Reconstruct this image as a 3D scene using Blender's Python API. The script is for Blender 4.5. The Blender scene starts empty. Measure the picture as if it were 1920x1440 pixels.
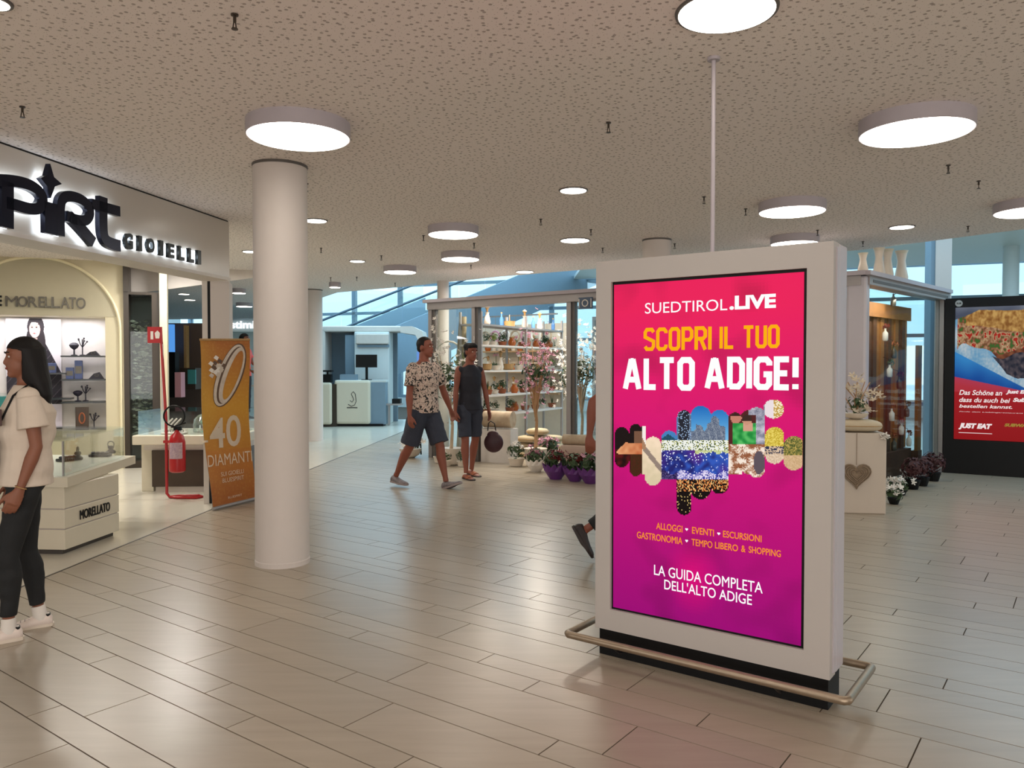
import bpy, bmesh, math, random
import numpy as np
from mathutils import Vector, Matrix, noise
R = random.Random(7)
PI = math.pi
sc = bpy.context.scene
COL = sc.collection
# ------------------------------------------------------------------ camera, world, light, exposure
FPX, HORIZ, CAMH = 1470.0, 685.0, 1.5
PITCH = math.atan((720 - HORIZ) / FPX)
cam_d = bpy.data.cameras.new('camera'); cam = bpy.data.objects.new('camera', cam_d); COL.objects.link(cam)
cam.location = (0, 0, CAMH); cam.rotation_euler = (PI/2 - PITCH, 0, 0)
cam_d.sensor_fit = 'HORIZONTAL'; cam_d.sensor_width = 36; cam_d.lens = FPX/1920*36
cam_d.clip_start = .05; cam_d.clip_end = 200
sc.camera = cam
sc.view_settings.view_transform = 'Standard'; sc.view_settings.look = 'None'
sc.view_settings.gamma = 1; sc.view_settings.use_curve_mapping = False
sc.view_settings.exposure = 0.14
sc.cycles.use_denoising = True
sc.cycles.max_bounces = 8; sc.cycles.diffuse_bounces = 5; sc.cycles.transparent_max_bounces = 24
sc.cycles.sample_clamp_indirect = 4
world = bpy.data.worlds.new('daylight'); sc.world = world; world.use_nodes = True
bg = world.node_tree.nodes['Background']
bg.inputs[0].default_value = (.50, .80, 1.0, 1); bg.inputs[1].default_value = 1.7

def area_light(name, loc, size, power, color, rot=(0, 0, 0), size_y=None, spread=PI):
    d = bpy.data.lights.new(name, 'AREA'); d.energy = power; d.color = color; d.spread = spread
    if size_y: d.shape = 'RECTANGLE'; d.size = size; d.size_y = size_y
    else: d.shape = 'DISK'; d.size = size
    o = bpy.data.objects.new(name, d); COL.objects.link(o); o.location = loc; o.rotation_euler = rot
    return o
NEUT = (1.0, .95, .90); COOL = (.52, .82, 1.0)
LAMP_W = 9.0
# lamps of the same hall behind the photographer and outside the frame
for lx, ly in ((-2.2, .6), (1.2, -.6), (4.4, .8), (-1.0, -3.2), (2.4, -3.6), (5.4, -2.6), (7.6, 1.6), (-4.2, -2.2), (-1.0, 2.0)):
    area_light('hall_lamp_light', (lx, ly, 2.90), .62, 12, NEUT)
# unseen fill lights added behind the photographer and at both sides
area_light('fill_light', (1.5, -5.8, 1.5), 10, 270, NEUT, (-PI/2, 0, PI), 2.4)
area_light('fill_light', (13.5, 1.0, 1.5), 8, 120, NEUT, (PI/2, 0, PI/2), 2.4)
area_light('fill_light', (-8.5, -2.0, 1.5), 6, 110, NEUT, (PI/2, 0, -PI/2), 2.4)
# daylight falling through the atrium roof beyond the hall
area_light('atrium_skylight', (-5.0, 21.0, 4.9), 11, 480, COOL, size_y=7)
area_light('atrium_skylight', (7.5, 13.2, 4.9), 7, 110, COOL, size_y=3.5)

# ------------------------------------------------------------------ geometry maths
def ray(px, py):
    x = (px-960)/FPX; y = (720-py)/FPX
    return Vector((x, math.cos(PITCH)+y*math.sin(PITCH), -math.sin(PITCH)+y*math.cos(PITCH)))
def gp(px, py, z=0.0):
    r = ray(px, py); t = (z-CAMH)/r.z
    return Vector((r.x*t, r.y*t, z))
def dp(px, py, D):
    r = ray(px, py); t = D/r.y
    return Vector((r.x*t, D, CAMH+r.z*t))
AG = math.radians(36.5)
D1 = Vector((math.cos(AG), -math.sin(AG), 0)); D2 = Vector((math.sin(AG), math.cos(AG), 0))
def UV(u, v, z=0.0): return D1*u + D2*v + Vector((0, 0, z))
class Plane:
    """vertical plane through P0 along direction e; local x along e, local y = pointing away from viewer side, z up"""
    def __init__(s, P0, e):
        s.P = Vector((P0[0], P0[1], 0)); s.e = Vector((e[0], e[1], 0)).normalized()
        s.n = Vector((s.e.y, -s.e.x, 0))          # front normal (e to the right as seen from the front)
        s.rot = math.atan2(s.e.y, s.e.x)
    def hit(s, px, py):
        r = ray(px, py); O = Vector((0, 0, CAMH))
        t = (s.P-O).dot(s.n)/r.dot(s.n); p = O+r*t
        return (p-s.P).dot(s.e), p.z

# ------------------------------------------------------------------ materials
def lin(c):
    def f(x):
        x /= 255.0
        return x/12.92 if x <= .04045 else ((x+.055)/1.055)**2.4
    return (f(c[0]), f(c[1]), f(c[2]), 1)
def mat(name, col, rough=.5, metal=0, var=.06, scale=12, bump=0, spec=.5, col2=None, coat=0, trans=0):
    m = bpy.data.materials.new(name); m.use_nodes = True; N = m.node_tree.nodes; L = m.node_tree.links
    b = N['Principled BSDF']; b.inputs['Roughness'].default_value = rough; b.inputs['Metallic'].default_value = metal
    b.inputs['Specular IOR Level'].default_value = spec; b.inputs['Coat Weight'].default_value = coat
    tc = N.new('ShaderNodeTexCoord'); nz = N.new('ShaderNodeTexNoise'); nz.inputs['Scale'].default_value = scale
    nz.inputs['Detail'].default_value = 3
    L.new(tc.outputs['Object'], nz.inputs['Vector'])
    mx = N.new('ShaderNodeMix'); mx.data_type = 'RGBA'
    c = lin(col)
    if col2: a, bb = c, lin(col2)
    else:
        a = tuple(min(1, k*(1+var)) for k in c[:3])+(1,); bb = tuple(k*(1-var) for k in c[:3])+(1,)
    mx.inputs['A'].default_value = a; mx.inputs['B'].default_value = bb
    L.new(nz.outputs['Fac'], mx.inputs['Factor']); L.new(mx.outputs['Result'], b.inputs['Base Color'])
    if bump:
        bp = N.new('ShaderNodeBump'); bp.inputs['Strength'].default_value = bump; bp.inputs['Distance'].default_value = .005
        L.new(nz.outputs['Fac'], bp.inputs['Height']); L.new(bp.outputs['Normal'], b.inputs['Normal'])
    return m
def emat(name, col, strength, var=0.0):
    m = bpy.data.materials.new(name); m.use_nodes = True; N = m.node_tree.nodes; L = m.node_tree.links
    N.remove(N['Principled BSDF']); e = N.new('ShaderNodeEmission'); e.inputs[0].default_value = lin(col); e.inputs[1].default_value = strength
    L.new(e.outputs[0], N['Material Output'].inputs[0]); return m
def pmat(name, emission=0.0, base=1.0, rough=.5):
    """flat print: colours from the 'print' attribute, optionally backlit"""
    m = bpy.data.materials.new(name); m.use_nodes = True; N = m.node_tree.nodes; L = m.node_tree.links
    b = N['Principled BSDF']; at = N.new('ShaderNodeAttribute'); at.attribute_name = 'print'
    b.inputs['Roughness'].default_value = rough
    if base < 1: b.inputs['Specular IOR Level'].default_value = .06
    if base >= 1: L.new(at.outputs['Color'], b.inputs['Base Color'])
    else: b.inputs['Base Color'].default_value = (.004, .004, .004, 1); 
    L.new(at.outputs['Color'], b.inputs['Emission Color']); b.inputs['Emission Strength'].default_value = emission
    return m
def glassmat(name, tint=(.93, .97, .97), refl=.10, rough=.02, rmax=.7):
    m = bpy.data.materials.new(name); m.use_nodes = True; N = m.node_tree.nodes; L = m.node_tree.links
    N.remove(N['Principled BSDF'])
    t = N.new('ShaderNodeBsdfTransparent'); t.inputs[0].default_value = (*tint, 1)
    g = N.new('ShaderNodeBsdfGlossy'); g.inputs['Roughness'].default_value = rough
    lw = N.new('ShaderNodeLayerWeight'); lw.inputs[0].default_value = .25
    mr = N.new('ShaderNodeMapRange'); mr.inputs['To Min'].default_value = refl; mr.inputs['To Max'].default_value = rmax
    L.new(lw.outputs['Fresnel'], mr.inputs['Value'])
    mx = N.new('ShaderNodeMixShader'); L.new(mr.outputs[0], mx.inputs[0]); L.new(t.outputs[0], mx.inputs[1]); L.new(g.outputs[0], mx.inputs[2])
    L.new(mx.outputs[0], N['Material Output'].inputs[0]); return m

M = {}
M['white'] = mat('white_paint', (206, 198, 190), .45)
M['column'] = mat('column_plaster', (208, 199, 193), .6, var=.02)
M['kiosk'] = mat('kiosk_lacquer', (182, 176, 171), .42, var=.02)
M['kioskside'] = mat('kiosk_side', (190, 184, 190), .35, var=.02)
M['black'] = mat('black_plastic', (9, 10, 12), .5, spec=.25)
M['blackmetal'] = mat('black_metal', (16, 17, 20), .35, metal=.3)
M['steel'] = mat('brushed_steel', (158, 142, 122), .38, metal=.75, var=.12, scale=40)
M['alu'] = mat('aluminium_frame', (160, 154, 152), .4, metal=.35)
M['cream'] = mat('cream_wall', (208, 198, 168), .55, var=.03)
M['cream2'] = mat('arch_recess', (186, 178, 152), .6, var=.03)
M['offwhite'] = mat('offwhite_lacquer', (214, 206, 186), .35, var=.02)
M['brown'] = mat('dark_walnut', (62, 48, 38), .4, scale=6, var=.25)
M['darkbrown'] = mat('cabinet_frame_brown', (52, 42, 32), .35)
M['red'] = mat('red_enamel', (170, 24, 30), .3)
M['rim'] = mat('lamp_housing', (178, 170, 176), .5)
M['darkrim'] = mat('lamp_rim_dark', (92, 86, 82), .5)
M['glow'] = emat('lamp_diffuser', (255, 246, 232), LAMP_W)
M['glass'] = glassmat('clear_glass')
M['glass_green'] = glassmat('green_glass', (.955, .99, .985), .04, .02, .5)
M['glass_dark'] = glassmat('display_glass', (.84, .90, .91), .03, .02, .12)
M['mirror'] = mat('mirror', (150, 155, 150), .05, metal=1, var=.02)
M['green'] = mat('leaf_green', (52, 74, 40), .6, var=.35, scale=30)
M['lightgreen'] = mat('leaf_light', (120, 138, 70), .6, var=.3, scale=30)
M['petal_white'] = mat('petal_white', (226, 220, 212), .6, var=.06)
M['petal_pink'] = mat('petal_pink', (196, 140, 156), .6, var=.2, scale=30)
M['petal_red'] = mat('petal_red', (120, 34, 34), .6, var=.2)
M['purple'] = mat('purple_paper', (98, 48, 120), .45, var=.3, scale=14)
M['terra'] = mat('terracotta', (150, 84, 52), .7, var=.15)
M['pot_white'] = mat('white_ceramic', (220, 208, 192), .35, var=.05)
M['wood'] = mat('pale_wood', (176, 136, 96), .6, scale=7, var=.25, bump=.2)
M['birch'] = mat('birch_bark', (206, 190, 164), .7, col2=(140, 112, 84), scale=9, bump=.3)
M['bluegrey'] = mat('bluegrey_panel', (120, 142, 158), .5, var=.04)
M['bluewhite'] = mat('pale_blue_wall', (205, 212, 212), .5, var=.03)
M['cushion'] = mat('cushion_fabric', (196, 178, 146), .85, var=.08, scale=60, bump=.2)
M['skin'] = mat('skin_tan', (134, 84, 62), .55, var=.08, scale=20)
M['skin2'] = mat('skin_deep', (136, 76, 58), .55, var=.08, scale=20)
M['hair'] = mat('dark_hair', (15, 12, 12), .6, var=.3, scale=50, spec=.3)
M['denim'] = mat('denim', (52, 56, 70), .85, var=.15, scale=60, bump=.1)
M['blackcloth'] = mat('black_cloth', (22, 24, 26), .8, var=.15, scale=40)
M['darkcloth'] = mat('charcoal_cloth', (34, 34, 44), .8, var=.15, scale=40)
M['whitecloth'] = mat('white_cotton', (214, 200, 184), .85, var=.04, scale=30, bump=.1)
M['shoewhite'] = mat('white_leather', (224, 210, 200), .5, var=.03)
M['shoedark'] = mat('dark_shoe', (40, 30, 30), .5, var=.1)
M['sneaker'] = mat('patterned_sneaker', (34, 28, 30), .6, col2=(150, 138, 140), scale=34)
M['shoegrey'] = mat('grey_sole', (150, 136, 134), .6)
M['gold'] = mat('gold_straw', (168, 132, 84), .6, var=.3, scale=40)

# ------------------------------------------------------------------ object helpers
def tag(o, label=None, cat=None, group=None, kind=None):
    if label: o['label'] = label
    if cat: o['category'] = cat
    if group: o['group'] = group
    if kind: o['kind'] = kind
    return o
def link_mesh(name, me, m=None, parent=None, loc=None, rotz=None, smooth=False):
    o = bpy.data.objects.new(name, me); COL.objects.link(o)
    if m is not None:
        me.materials.clear()
        for k in (m if isinstance(m, (list, tuple)) else [m]): me.materials.append(k)
    if parent is not None: o.parent = parent
    if loc is not None: o.location = loc
    if rotz is not None: o.rotation_euler = (0, 0, rotz)
    if smooth:
        me.polygons.foreach_set('use_smooth', [True]*len(me.polygons))
        if len(me.polygons) < 6000: me.set_sharp_from_angle(angle=math.radians(42))
    return o
def ob(name, bm, m=None, parent=None, loc=None, rotz=None, smooth=False):
    me = bpy.data.meshes.new(name); bmesh.ops.recalc_face_normals(bm, faces=bm.faces); bm.to_mesh(me); bm.free()
    return link_mesh(name, me, m, parent, loc, rotz, smooth)
def empty(name, loc=(0, 0, 0), rotz=0, label=None, cat=None, group=None):
    o = bpy.data.objects.new(name, None); COL.objects.link(o); o.location = loc; o.rotation_euler = (0, 0, rotz)
    o.empty_display_size = .1
    return tag(o, label, cat, group)
def copy_tree(o, parent=None):
    c = o.copy(); COL.objects.link(c)
    if parent is not None: c.parent = parent
    for ch in list(o.children): copy_tree(ch, c)
    return c
def BM(): return bmesh.new()
def box(bm, x0, x1, y0, y1, z0, z1, bev=0.0, seg=2):
    r = bmesh.ops.create_cube(bm, size=1.0); vs = r['verts']
    for v in vs:
        v.co = Vector((x0+(v.co.x+.5)*(x1-x0), y0+(v.co.y+.5)*(y1-y0), z0+(v.co.z+.5)*(z1-z0)))
    if bev > 0:
        es = list({e for v in vs for e in v.link_edges})
        bmesh.ops.bevel(bm, geom=es, offset=bev, segments=seg, affect='EDGES', profile=.5)
    return bm
def bx(*a, **k): return box(BM(), *a, **k)
def frame_of(d):
    d = d.normalized(); up = Vector((0, 0, 1)) if abs(d.z) < .95 else Vector((0, 1, 0))
    x = d.cross(up).normalized(); y = x.cross(d).normalized()
    return x, y
def loft(bm, secs, n=16, cap=True, closed=False):
    """secs: list of (center, xaxis, yaxis) with axes scaled to radii"""
    rings = []
    for c, ax, ay in secs:
        rings.append([bm.verts.new(c + ax*math.cos(2*PI*k/n) + ay*math.sin(2*PI*k/n)) for k in range(n)])
    m = len(rings)
    for i in range(m if closed else m-1):
        a, b = rings[i], rings[(i+1) % m]
        for k in range(n): bm.faces.new((a[k], a[(k+1) % n], b[(k+1) % n], b[k]))
    if cap and not closed:
        bm.faces.new(rings[0][::-1]); bm.faces.new(rings[-1])
    return bm
def tube(bm, pts, r, n=10, cap=True, closed=False, round_ends=False):
    pts = [Vector(p) for p in pts]; m = len(pts)
    rs = r if isinstance(r, (list, tuple)) else [r]*m
    secs = []
    px = None
    for i in range(m):
        if closed: d = pts[(i+1) % m]-pts[i-1]
        else: d = (pts[min(i+1, m-1)]-pts[max(i-1, 0)])
        x, y = frame_of(d)
        if px is not None:
            dn = d.normalized(); x = (px-dn*px.dot(dn)).normalized(); y = x.cross(dn)
        px = x
        secs.append((pts[i], x*rs[i], y*rs[i]))
    if round_ends and not closed:
        def cap_secs(c, x, y, r0, d):
            return [(c+d*r0*math.sin(a), x*math.cos(a), y*math.cos(a)) for a in (0.5, 1.0, 1.4)]
        d0 = (pts[0]-pts[1]).normalized(); d1 = (pts[-1]-pts[-2]).normalized()
        a = cap_secs(*secs[0], rs[0], d0)[::-1]; b = cap_secs(*secs[-1], rs[-1], d1)
        secs = a+secs+b
    return loft(bm, secs, n, cap, closed)
def cyl(bm, p0, p1, r0, r1=None, n=20): return tube(bm, [p0, p1], [r0, r0 if r1 is None else r1], n)
def lathe(bm, prof, n=24, c=(0, 0, 0)):
    c = Vector(c)
    secs = [(c+Vector((0, 0, z)), Vector((max(r, 1e-4), 0, 0)), Vector((0, max(r, 1e-4), 0))) for r, z in prof]
    return loft(bm, secs, n)
def ell(bm, c, r, rot=None, u=16, v=10):
    res = bmesh.ops.create_uvsphere(bm, u_segments=u, v_segments=v, radius=1)
    mtx = Matrix.Translation(Vector(c)) @ (rot.to_4x4() if rot else Matrix.Identity(4)) @ Matrix.Diagonal((*r, 1))
    bmesh.ops.transform(bm, matrix=mtx, verts=res['verts']); return bm
def prism(bm, poly, h0, h1, axis='z'):
    """polygon (list of 2D) extruded; axis z: xy polygon, axis y: xz polygon"""
    f = (lambda p, h: Vector((p[0], p[1], h))) if axis == 'z' else (lambda p, h: Vector((p[0], h, p[1])))
    a = [bm.verts.new(f(p, h0)) for p in poly]; b = [bm.verts.new(f(p, h1)) for p in poly]
    n = len(poly); bm.faces.new(a); bm.faces.new(b[::-1])
    for i in range(n): bm.faces.new((a[i], b[i], b[(i+1) % n], a[(i+1) % n]))
    return bm
def text_mesh(s, x0, x1, z0, z1, y=0.0, depth=.001, bold=0.0, shear=0.0, name='lettering'):
    """letters standing in the xz plane, facing -y, fitted into the rectangle"""
    fat = bold if 'M' in s else 0.0
    cu = bpy.data.curves.new(name, 'FONT'); cu.body = s; cu.offset = 0.0 if fat else bold; cu.shear = shear; cu.extrude = .01; cu.resolution_u = 4
    cu.fill_mode = 'BOTH'
    o = bpy.data.objects.new('tmp', cu); COL.objects.link(o)
    dg = bpy.context.evaluated_depsgraph_get(); dg.update()
    me = bpy.data.meshes.new_from_object(o.evaluated_get(dg)); bpy.data.objects.remove(o); bpy.data.curves.remove(cu)
    n = len(me.vertices); co = np.empty(n*3, 'f'); me.vertices.foreach_get('co', co); co = co.reshape(-1, 3)
    mn, mx = co.min(0), co.max(0); out = np.empty_like(co)
    out[:, 0] = x0+(co[:, 0]-mn[0])/(mx[0]-mn[0])*(x1-x0)
    out[:, 2] = z0+(co[:, 1]-mn[1])/(mx[1]-mn[1])*(z1-z0)
    out[:, 1] = y-(co[:, 2]-mn[2])/max(mx[2]-mn[2], 1e-6)*depth
    if fat > 0:
        dz = fat*(z1-z0); m2 = me.copy(); b2 = bmesh.new(); 
        for k, (dx, dy) in enumerate(((-1, 0), (1, 0), (0, .6), (0, -.6))):
            o2 = out.copy(); o2[:, 0] += dx*dz; o2[:, 2] += dy*dz; o2[:, 1] -= .00006*k
            m2.vertices.foreach_set('co', o2.ravel()); b2.from_mesh(m2)
        b2.to_mesh(me); b2.free(); bpy.data.meshes.remove(m2); me.update(); return me
    me.vertices.foreach_set('co', out.ravel()); me.update()
    return me
def print_mesh(name, P, nu, nv, colf):
    """grid through P(s,t) (s right, t up in 0..1), coloured per face by colf(s,t)->sRGB"""
    vs = [tuple(P(i/nu, j/nv)) for j in range(nv+1) for i in range(nu+1)]
    fs = [(j*(nu+1)+i, j*(nu+1)+i+1, (j+1)*(nu+1)+i+1, (j+1)*(nu+1)+i) for j in range(nv) for i in range(nu)]
    cols = []; keep = []
    for j in range(nv):
        for i in range(nu):
            c = colf((i+.5)/nu, (j+.5)/nv)
            if c is None: continue
            keep.append(fs[j*nu+i]); cols.append(lin(c))
    me = bpy.data.meshes.new(name); me.from_pydata(vs, [], keep)
    a = me.color_attributes.new('print', 'FLOAT_COLOR', 'CORNER')
    a.data.foreach_set('color', np.repeat(np.array(cols, 'f'), 4, axis=0).ravel())
    return me
def nz2(x, y, s=1.0, z=0.0): return noise.noise(Vector((x*s, y*s, z)))
def mixc(a, b, t):
    t = max(0, min(1, t)); return tuple(a[i]+(b[i]-a[i])*t for i in range(3))
# ================================================================== STRUCTURE
# threshold line of the jewellery shop on the floor
T0 = gp(0, 1117); T1 = gp(410, 950); TD = (T1-T0).normalized(); TN = Vector((TD.y, -TD.x, 0))   # towards the hall
# ---- floor
floor = ob('floor', bx(-14, 20, -6, 34, -.12, -.004), mat('grout', (74, 62, 50), .9)); tag(floor, kind='structure')
def plank_material():
    m = mat('plank_tile', (184, 170, 150), .29, spec=.5); N = m.node_tree.nodes; L = m.node_tree.links
    b = N['Principled BSDF']; tc = N['Texture Coordinate']; nz = N['Noise Texture']; mx = N['Mix']
    mp = N.new('ShaderNodeMapping'); mp.inputs['Rotation'].default_value = (0, 0, AG); mp.inputs['Scale'].default_value = (.8, 7, 1)
    L.new(tc.outputs['Object'], mp.inputs['Vector']); L.new(mp.outputs[0], nz.inputs['Vector'])
    nz.inputs['Scale'].default_value = 2.2; nz.inputs['Detail'].default_value = 6; nz.inputs['Roughness'].default_value = .6
    mx.inputs['A'].default_value = lin((176, 165, 148)); mx.inputs['B'].default_value = lin((152, 140, 123))
    g = N.new('ShaderNodeNewGeometry'); oi = N.new('ShaderNodeObjectInfo')
    ad = N.new('ShaderNodeMath'); ad.operation = 'ADD'; L.new(g.outputs['Random Per Island'], ad.inputs[0]); L.new(oi.outputs['Random'], ad.inputs[1])
    fr = N.new('ShaderNodeMath'); fr.operation = 'FRACT'; L.new(ad.outputs[0], fr.inputs[0])
    mr = N.new('ShaderNodeMapRange'); mr.inputs['To Min'].default_value = .93; mr.inputs['To Max'].default_value = 1.04; L.new(fr.outputs[0], mr.inputs['Value'])
    ml = N.new('ShaderNodeVectorMath'); ml.operation = 'SCALE'; L.new(mx.outputs['Result'], ml.inputs[0]); L.new(mr.outputs[0], ml.inputs['Scale'])
    L.new(ml.outputs[0], b.inputs['Base Color'])
    bp = N.new('ShaderNodeBump'); bp.inputs['Strength'].default_value = .08; bp.inputs['Distance'].default_value = .002
    L.new(nz.outputs['Fac'], bp.inputs['Height']); L.new(bp.outputs['Normal'], b.inputs['Normal'])
    return m
M['plank'] = plank_material()
def clip(poly, P, n):      # keep side where (p-P).n >= 0
    out = []
    for i in range(len(poly)):
        a, b = poly[i], poly[(i+1) % len(poly)]; da, db = (a-P).dot(n), (b-P).dot(n)
        if da >= 0: out.append(a)
        if (da >= 0) != (db >= 0): out.append(a+(b-a)*(da/(da-db)))
    return out
NW, WW, PL, G = .1475, .295, 1.175, .0029
v = 1.575 - 1.0325*7; rows = []
per = 0
phase0 = [-3.44, -2.857, -3.245, -2.475, -2.87]; wid = [WW, NW, NW, WW, NW]
for k in range(-7, 32):
    vv = 1.575 + 1.0325*k
    for j in range(5):
        rows.append((vv, vv+wid[j], phase0[j]+.767*k)); vv += wid[j]
planks = []
for v0, v1, ph in rows:
    if v0 > 31: continue
    k0 = math.floor((-26-ph)/PL); k1 = math.ceil((16-ph)/PL)
    for k in range(k0, k1):
        u0 = ph+k*PL; u1 = u0+PL
        c = UV((u0+u1)/2, (v0+v1)/2)
        if c.x < -13 or c.x > 19 or c.y < -5.5 or c.y > 33: continue
        poly = [UV(u0+G, v0+G), UV(u1-G, v0+G), UV(u1-G, v1-G), UV(u0+G, v1-G)]
        poly = clip(poly, T0+TN*.008, TN)
        if len(poly) < 3: continue
        xs = []
        for p in poly+[c]:
            if p.y > .3: xs.append(((p.x/p.y)*FPX+960, HORIZ+CAMH*FPX/p.y))
        inview = any(-20 < a < 1940 and b < 1460 for a, b in xs) and c.y > 1.5
        planks.append((0 if inview else 1, c.length, poly))
planks.sort(key=lambda t: (t[0], t[1]))
for _, _, poly in planks[:300]:
    bm = BM(); prism(bm, [(p.x, p.y) for p in poly], -.006, 0)
    ob('plank', bm, M['plank'], floor)
bm = BM()
for _, _, poly in planks[300:]: prism(bm, [(p.x, p.y) for p in poly], -.006, 0)
tag(ob('planks', bm, M['plank'], floor), kind='stuff')
# shop floor tiles on the other side of the threshold
M['shoptile'] = mat('shop_floor_tile', (206, 200, 186), .22, var=.04, scale=3)
sv = 0
TL = 1.19
cnt = 0
for i in range(-4, 14):
    for j in range(0, 8):
        s0, s1 = i*TL, (i+1)*TL; w0, w1 = -.012-j*.6, -.012-(j+1)*.6
        poly = [T0+TD*(s0+.002)+TN*(w1+.002), T0+TD*(s1-.002)+TN*(w1+.002), T0+TD*(s1-.002)+TN*w0, T0+TD*(s0+.002)+TN*w0]
        bm = BM(); prism(bm, [(p.x, p.y) for p in poly], -.006, .001); ob('tile', bm, M['shoptile'], floor)
bm = BM(); prism(bm, [(p.x, p.y) for p in (T0-TD*4+TN*.006, T0+TD*14+TN*.006, T0+TD*14-TN*.010, T0-TD*4-TN*.010)], -.006, .0015)
tag(ob('trim_1', bm, mat('threshold_strip', (54, 48, 42), .5)), kind='structure')

# ---- ceiling (perforated board)
def ceiling_material():
    m = mat('perforated_ceiling', (214, 196, 180), .85, spec=.2); N = m.node_tree.nodes; L = m.node_tree.links
    b = N['Principled BSDF']; tc = N['Texture Coordinate']; mx = N['Mix']
    nz = N['Noise Texture']; nz.inputs['Scale'].default_value = .5
    mx.inputs['A'].default_value = lin((244, 235, 229)); mx.inputs['B'].default_value = lin((234, 225, 219))
    def holes(scale, rad, rot, sx):
        mp = N.new('ShaderNodeMapping'); mp.inputs['Rotation'].default_value = (0, 0, rot); mp.inputs['Scale'].default_value = (sx, 1, 1)
        L.new(tc.outputs['Object'], mp.inputs['Vector'])
        vo = N.new('ShaderNodeTexVoronoi'); vo.voronoi_dimensions = '2D'; vo.inputs['Scale'].default_value = scale
        L.new(mp.outputs[0], vo.inputs['Vector'])
        mr = N.new('ShaderNodeMapRange'); mr.inputs['From Min'].default_value = rad; mr.inputs['From Max'].default_value = rad*1.5
        mr.inputs['To Min'].default_value = 1; mr.inputs['To Max'].default_value = 0; L.new(vo.outputs['Distance'], mr.inputs['Value'])
        return mr.outputs[0]
    h1 = holes(20, .125, .6, 1); h2 = holes(33, .055, .9, 1)
    mxm = N.new('ShaderNodeMath'); mxm.operation = 'MAXIMUM'; L.new(h1, mxm.inputs[0]); L.new(h2, mxm.inputs[1])
    sc_ = N.new('ShaderNodeMath'); sc_.operation = 'MULTIPLY'; sc_.inputs[1].default_value = .56; L.new(mxm.outputs[0], sc_.inputs[0])
    m2 = N.new('ShaderNodeMix'); m2.data_type = 'RGBA'; L.new(sc_.outputs[0], m2.inputs['Factor']); L.new(mx.outputs['Result'], m2.inputs['A'])
    m2.inputs['B'].default_value = lin((96, 74, 58)); L.new(m2.outputs['Result'], b.inputs['Base Color'])
    bp = N.new('ShaderNodeBump'); bp.invert = True; bp.inputs['Strength'].default_value = .4; bp.inputs['Distance'].default_value = .01
    L.new(mxm.outputs[0], bp.inputs['Height']); L.new(bp.outputs['Normal'], b.inputs['Normal'])
    return m
edge = [(-13, 26), (-7.5, 25), (-4.6, 18.2), (-3.6, 16.2), (-2.04, 15.0), (-.2, 13.3), (1.25, 12.25), (3.2, 11.2), (4.6, 10.2), (5.2, 9.3), (5.7, 8.6), (7.5, 7.2), (19, 3)]
ceil_poly = [(-13, -6), (19, -6)] + edge[::-1]
bm = BM(); prism(bm, ceil_poly, 3.0, 3.12)
tag(ob('ceiling', bm, ceiling_material()), kind='structure')
# fascia of the floor above, along the ceiling edge, and the high ceiling over the atrium
bm = BM()
for a, b in zip(edge[:-1], edge[1:]):
    d = Vector((b[0]-a[0], b[1]-a[1], 0)).normalized(); n = Vector((-d.y, d.x, 0))*.08
    prism(bm, [a, b, (b[0]-n.x, b[1]-n.y), (a[0]-n.x, a[1]-n.y)], 3.121, 4.3)
tag(ob('trim_2', bm, M['bluewhite']), kind='structure')
bm = BM(); prism(bm, [(2.0, 25.6), (2.0, 17.5), (19, 14.5), (19, 19.2)], 4.3, 4.4)
tag(ob('ceiling_atrium', bm, M['bluewhite']), kind='structure')
# enclosing walls (outside the frame)
tag(ob('wall_back', bx(-13.2, 19.2, -6.2, -6, 0, 3), M['white']), kind='structure')
tag(ob('wall_right', bx(19, 19.2, -6, 19.8, 0, 5), M['white']), kind='structure')
tag(ob('wall_left', bx(-13.2, -13, -6, 30.8, 0, 5), M['bluewhite']), kind='structure')
# ---- far glass front of the atrium
FA = Plane((-13, 31.5), (32, -12)); LEN = math.hypot(32, 12)
w = tag(empty('window_1', FA.P, FA.rot), kind='structure')
bm = BM(); box(bm, 0, LEN, 0, .25, 0, .35); ob('sill', bm, M['bluewhite'], w)
for z in (.35, 2.3, 3.35, 4.3): ob('rail', bx(0, LEN, 0, .1, z, z+.1), M['bluegrey'], w)
n = 0; x = 0
while x < LEN:
    ob('mullion', bx(x, x+.14, 0, .16, .45, 4.3), M['bluegrey'], w)
    for z0, z1 in ((.45, 2.3), (2.4, 3.35), (3.45, 4.3)):
        ob('pane', bx(x+.14, min(x+1.9, LEN), .05, .07, z0, z1), M['glass'], w)
    x += 1.9
# ---- columns
def column(px0, px1, D, ztop, label, m=None, base=True):
    c = dp((px0+px1)/2, 700, D); r = (px1-px0)/2/FPX*D*.995
    t = empty('column', (c.x, c.y, 0), 0, label, 'column')
    bm = BM(); tube(bm, [(0, 0, ztop*i/9) for i in range(10)], r, 48, cap=False); ob('shaft', bm, m or M['column'], t, smooth=True)
    if base:
        bm = BM(); lathe(bm, [(r+.004, .0), (r+.004, .035), (r+.001, .04)], 48); ob('base_ring', bm, M['column'], t)
        bm = BM(); lathe(bm, [(r+.002, ztop-.02), (r+.004, ztop-.012), (r+.004, ztop)], 48); ob('top_ring', bm, M['darkrim'], t)
    return t
column(478, 577, 5.93, 3.0, 'large round white column in the foreground beside the orange banner')
column(566, 605, 15.6, 3.0, 'slim white column partly hidden behind the large foreground column')
column(1204, 1257, 9.4, 3.0, 'round white column rising behind the lit advertising kiosk')
column(820, 842, 14.0, 3.0, 'narrow white column above the left end of the glass flower shop', base=False)
column(1879, 1906, 18.5, 5.0, 'pale round column in the daylit hall above the sandwich poster', M['bluewhite'], base=False)
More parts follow.
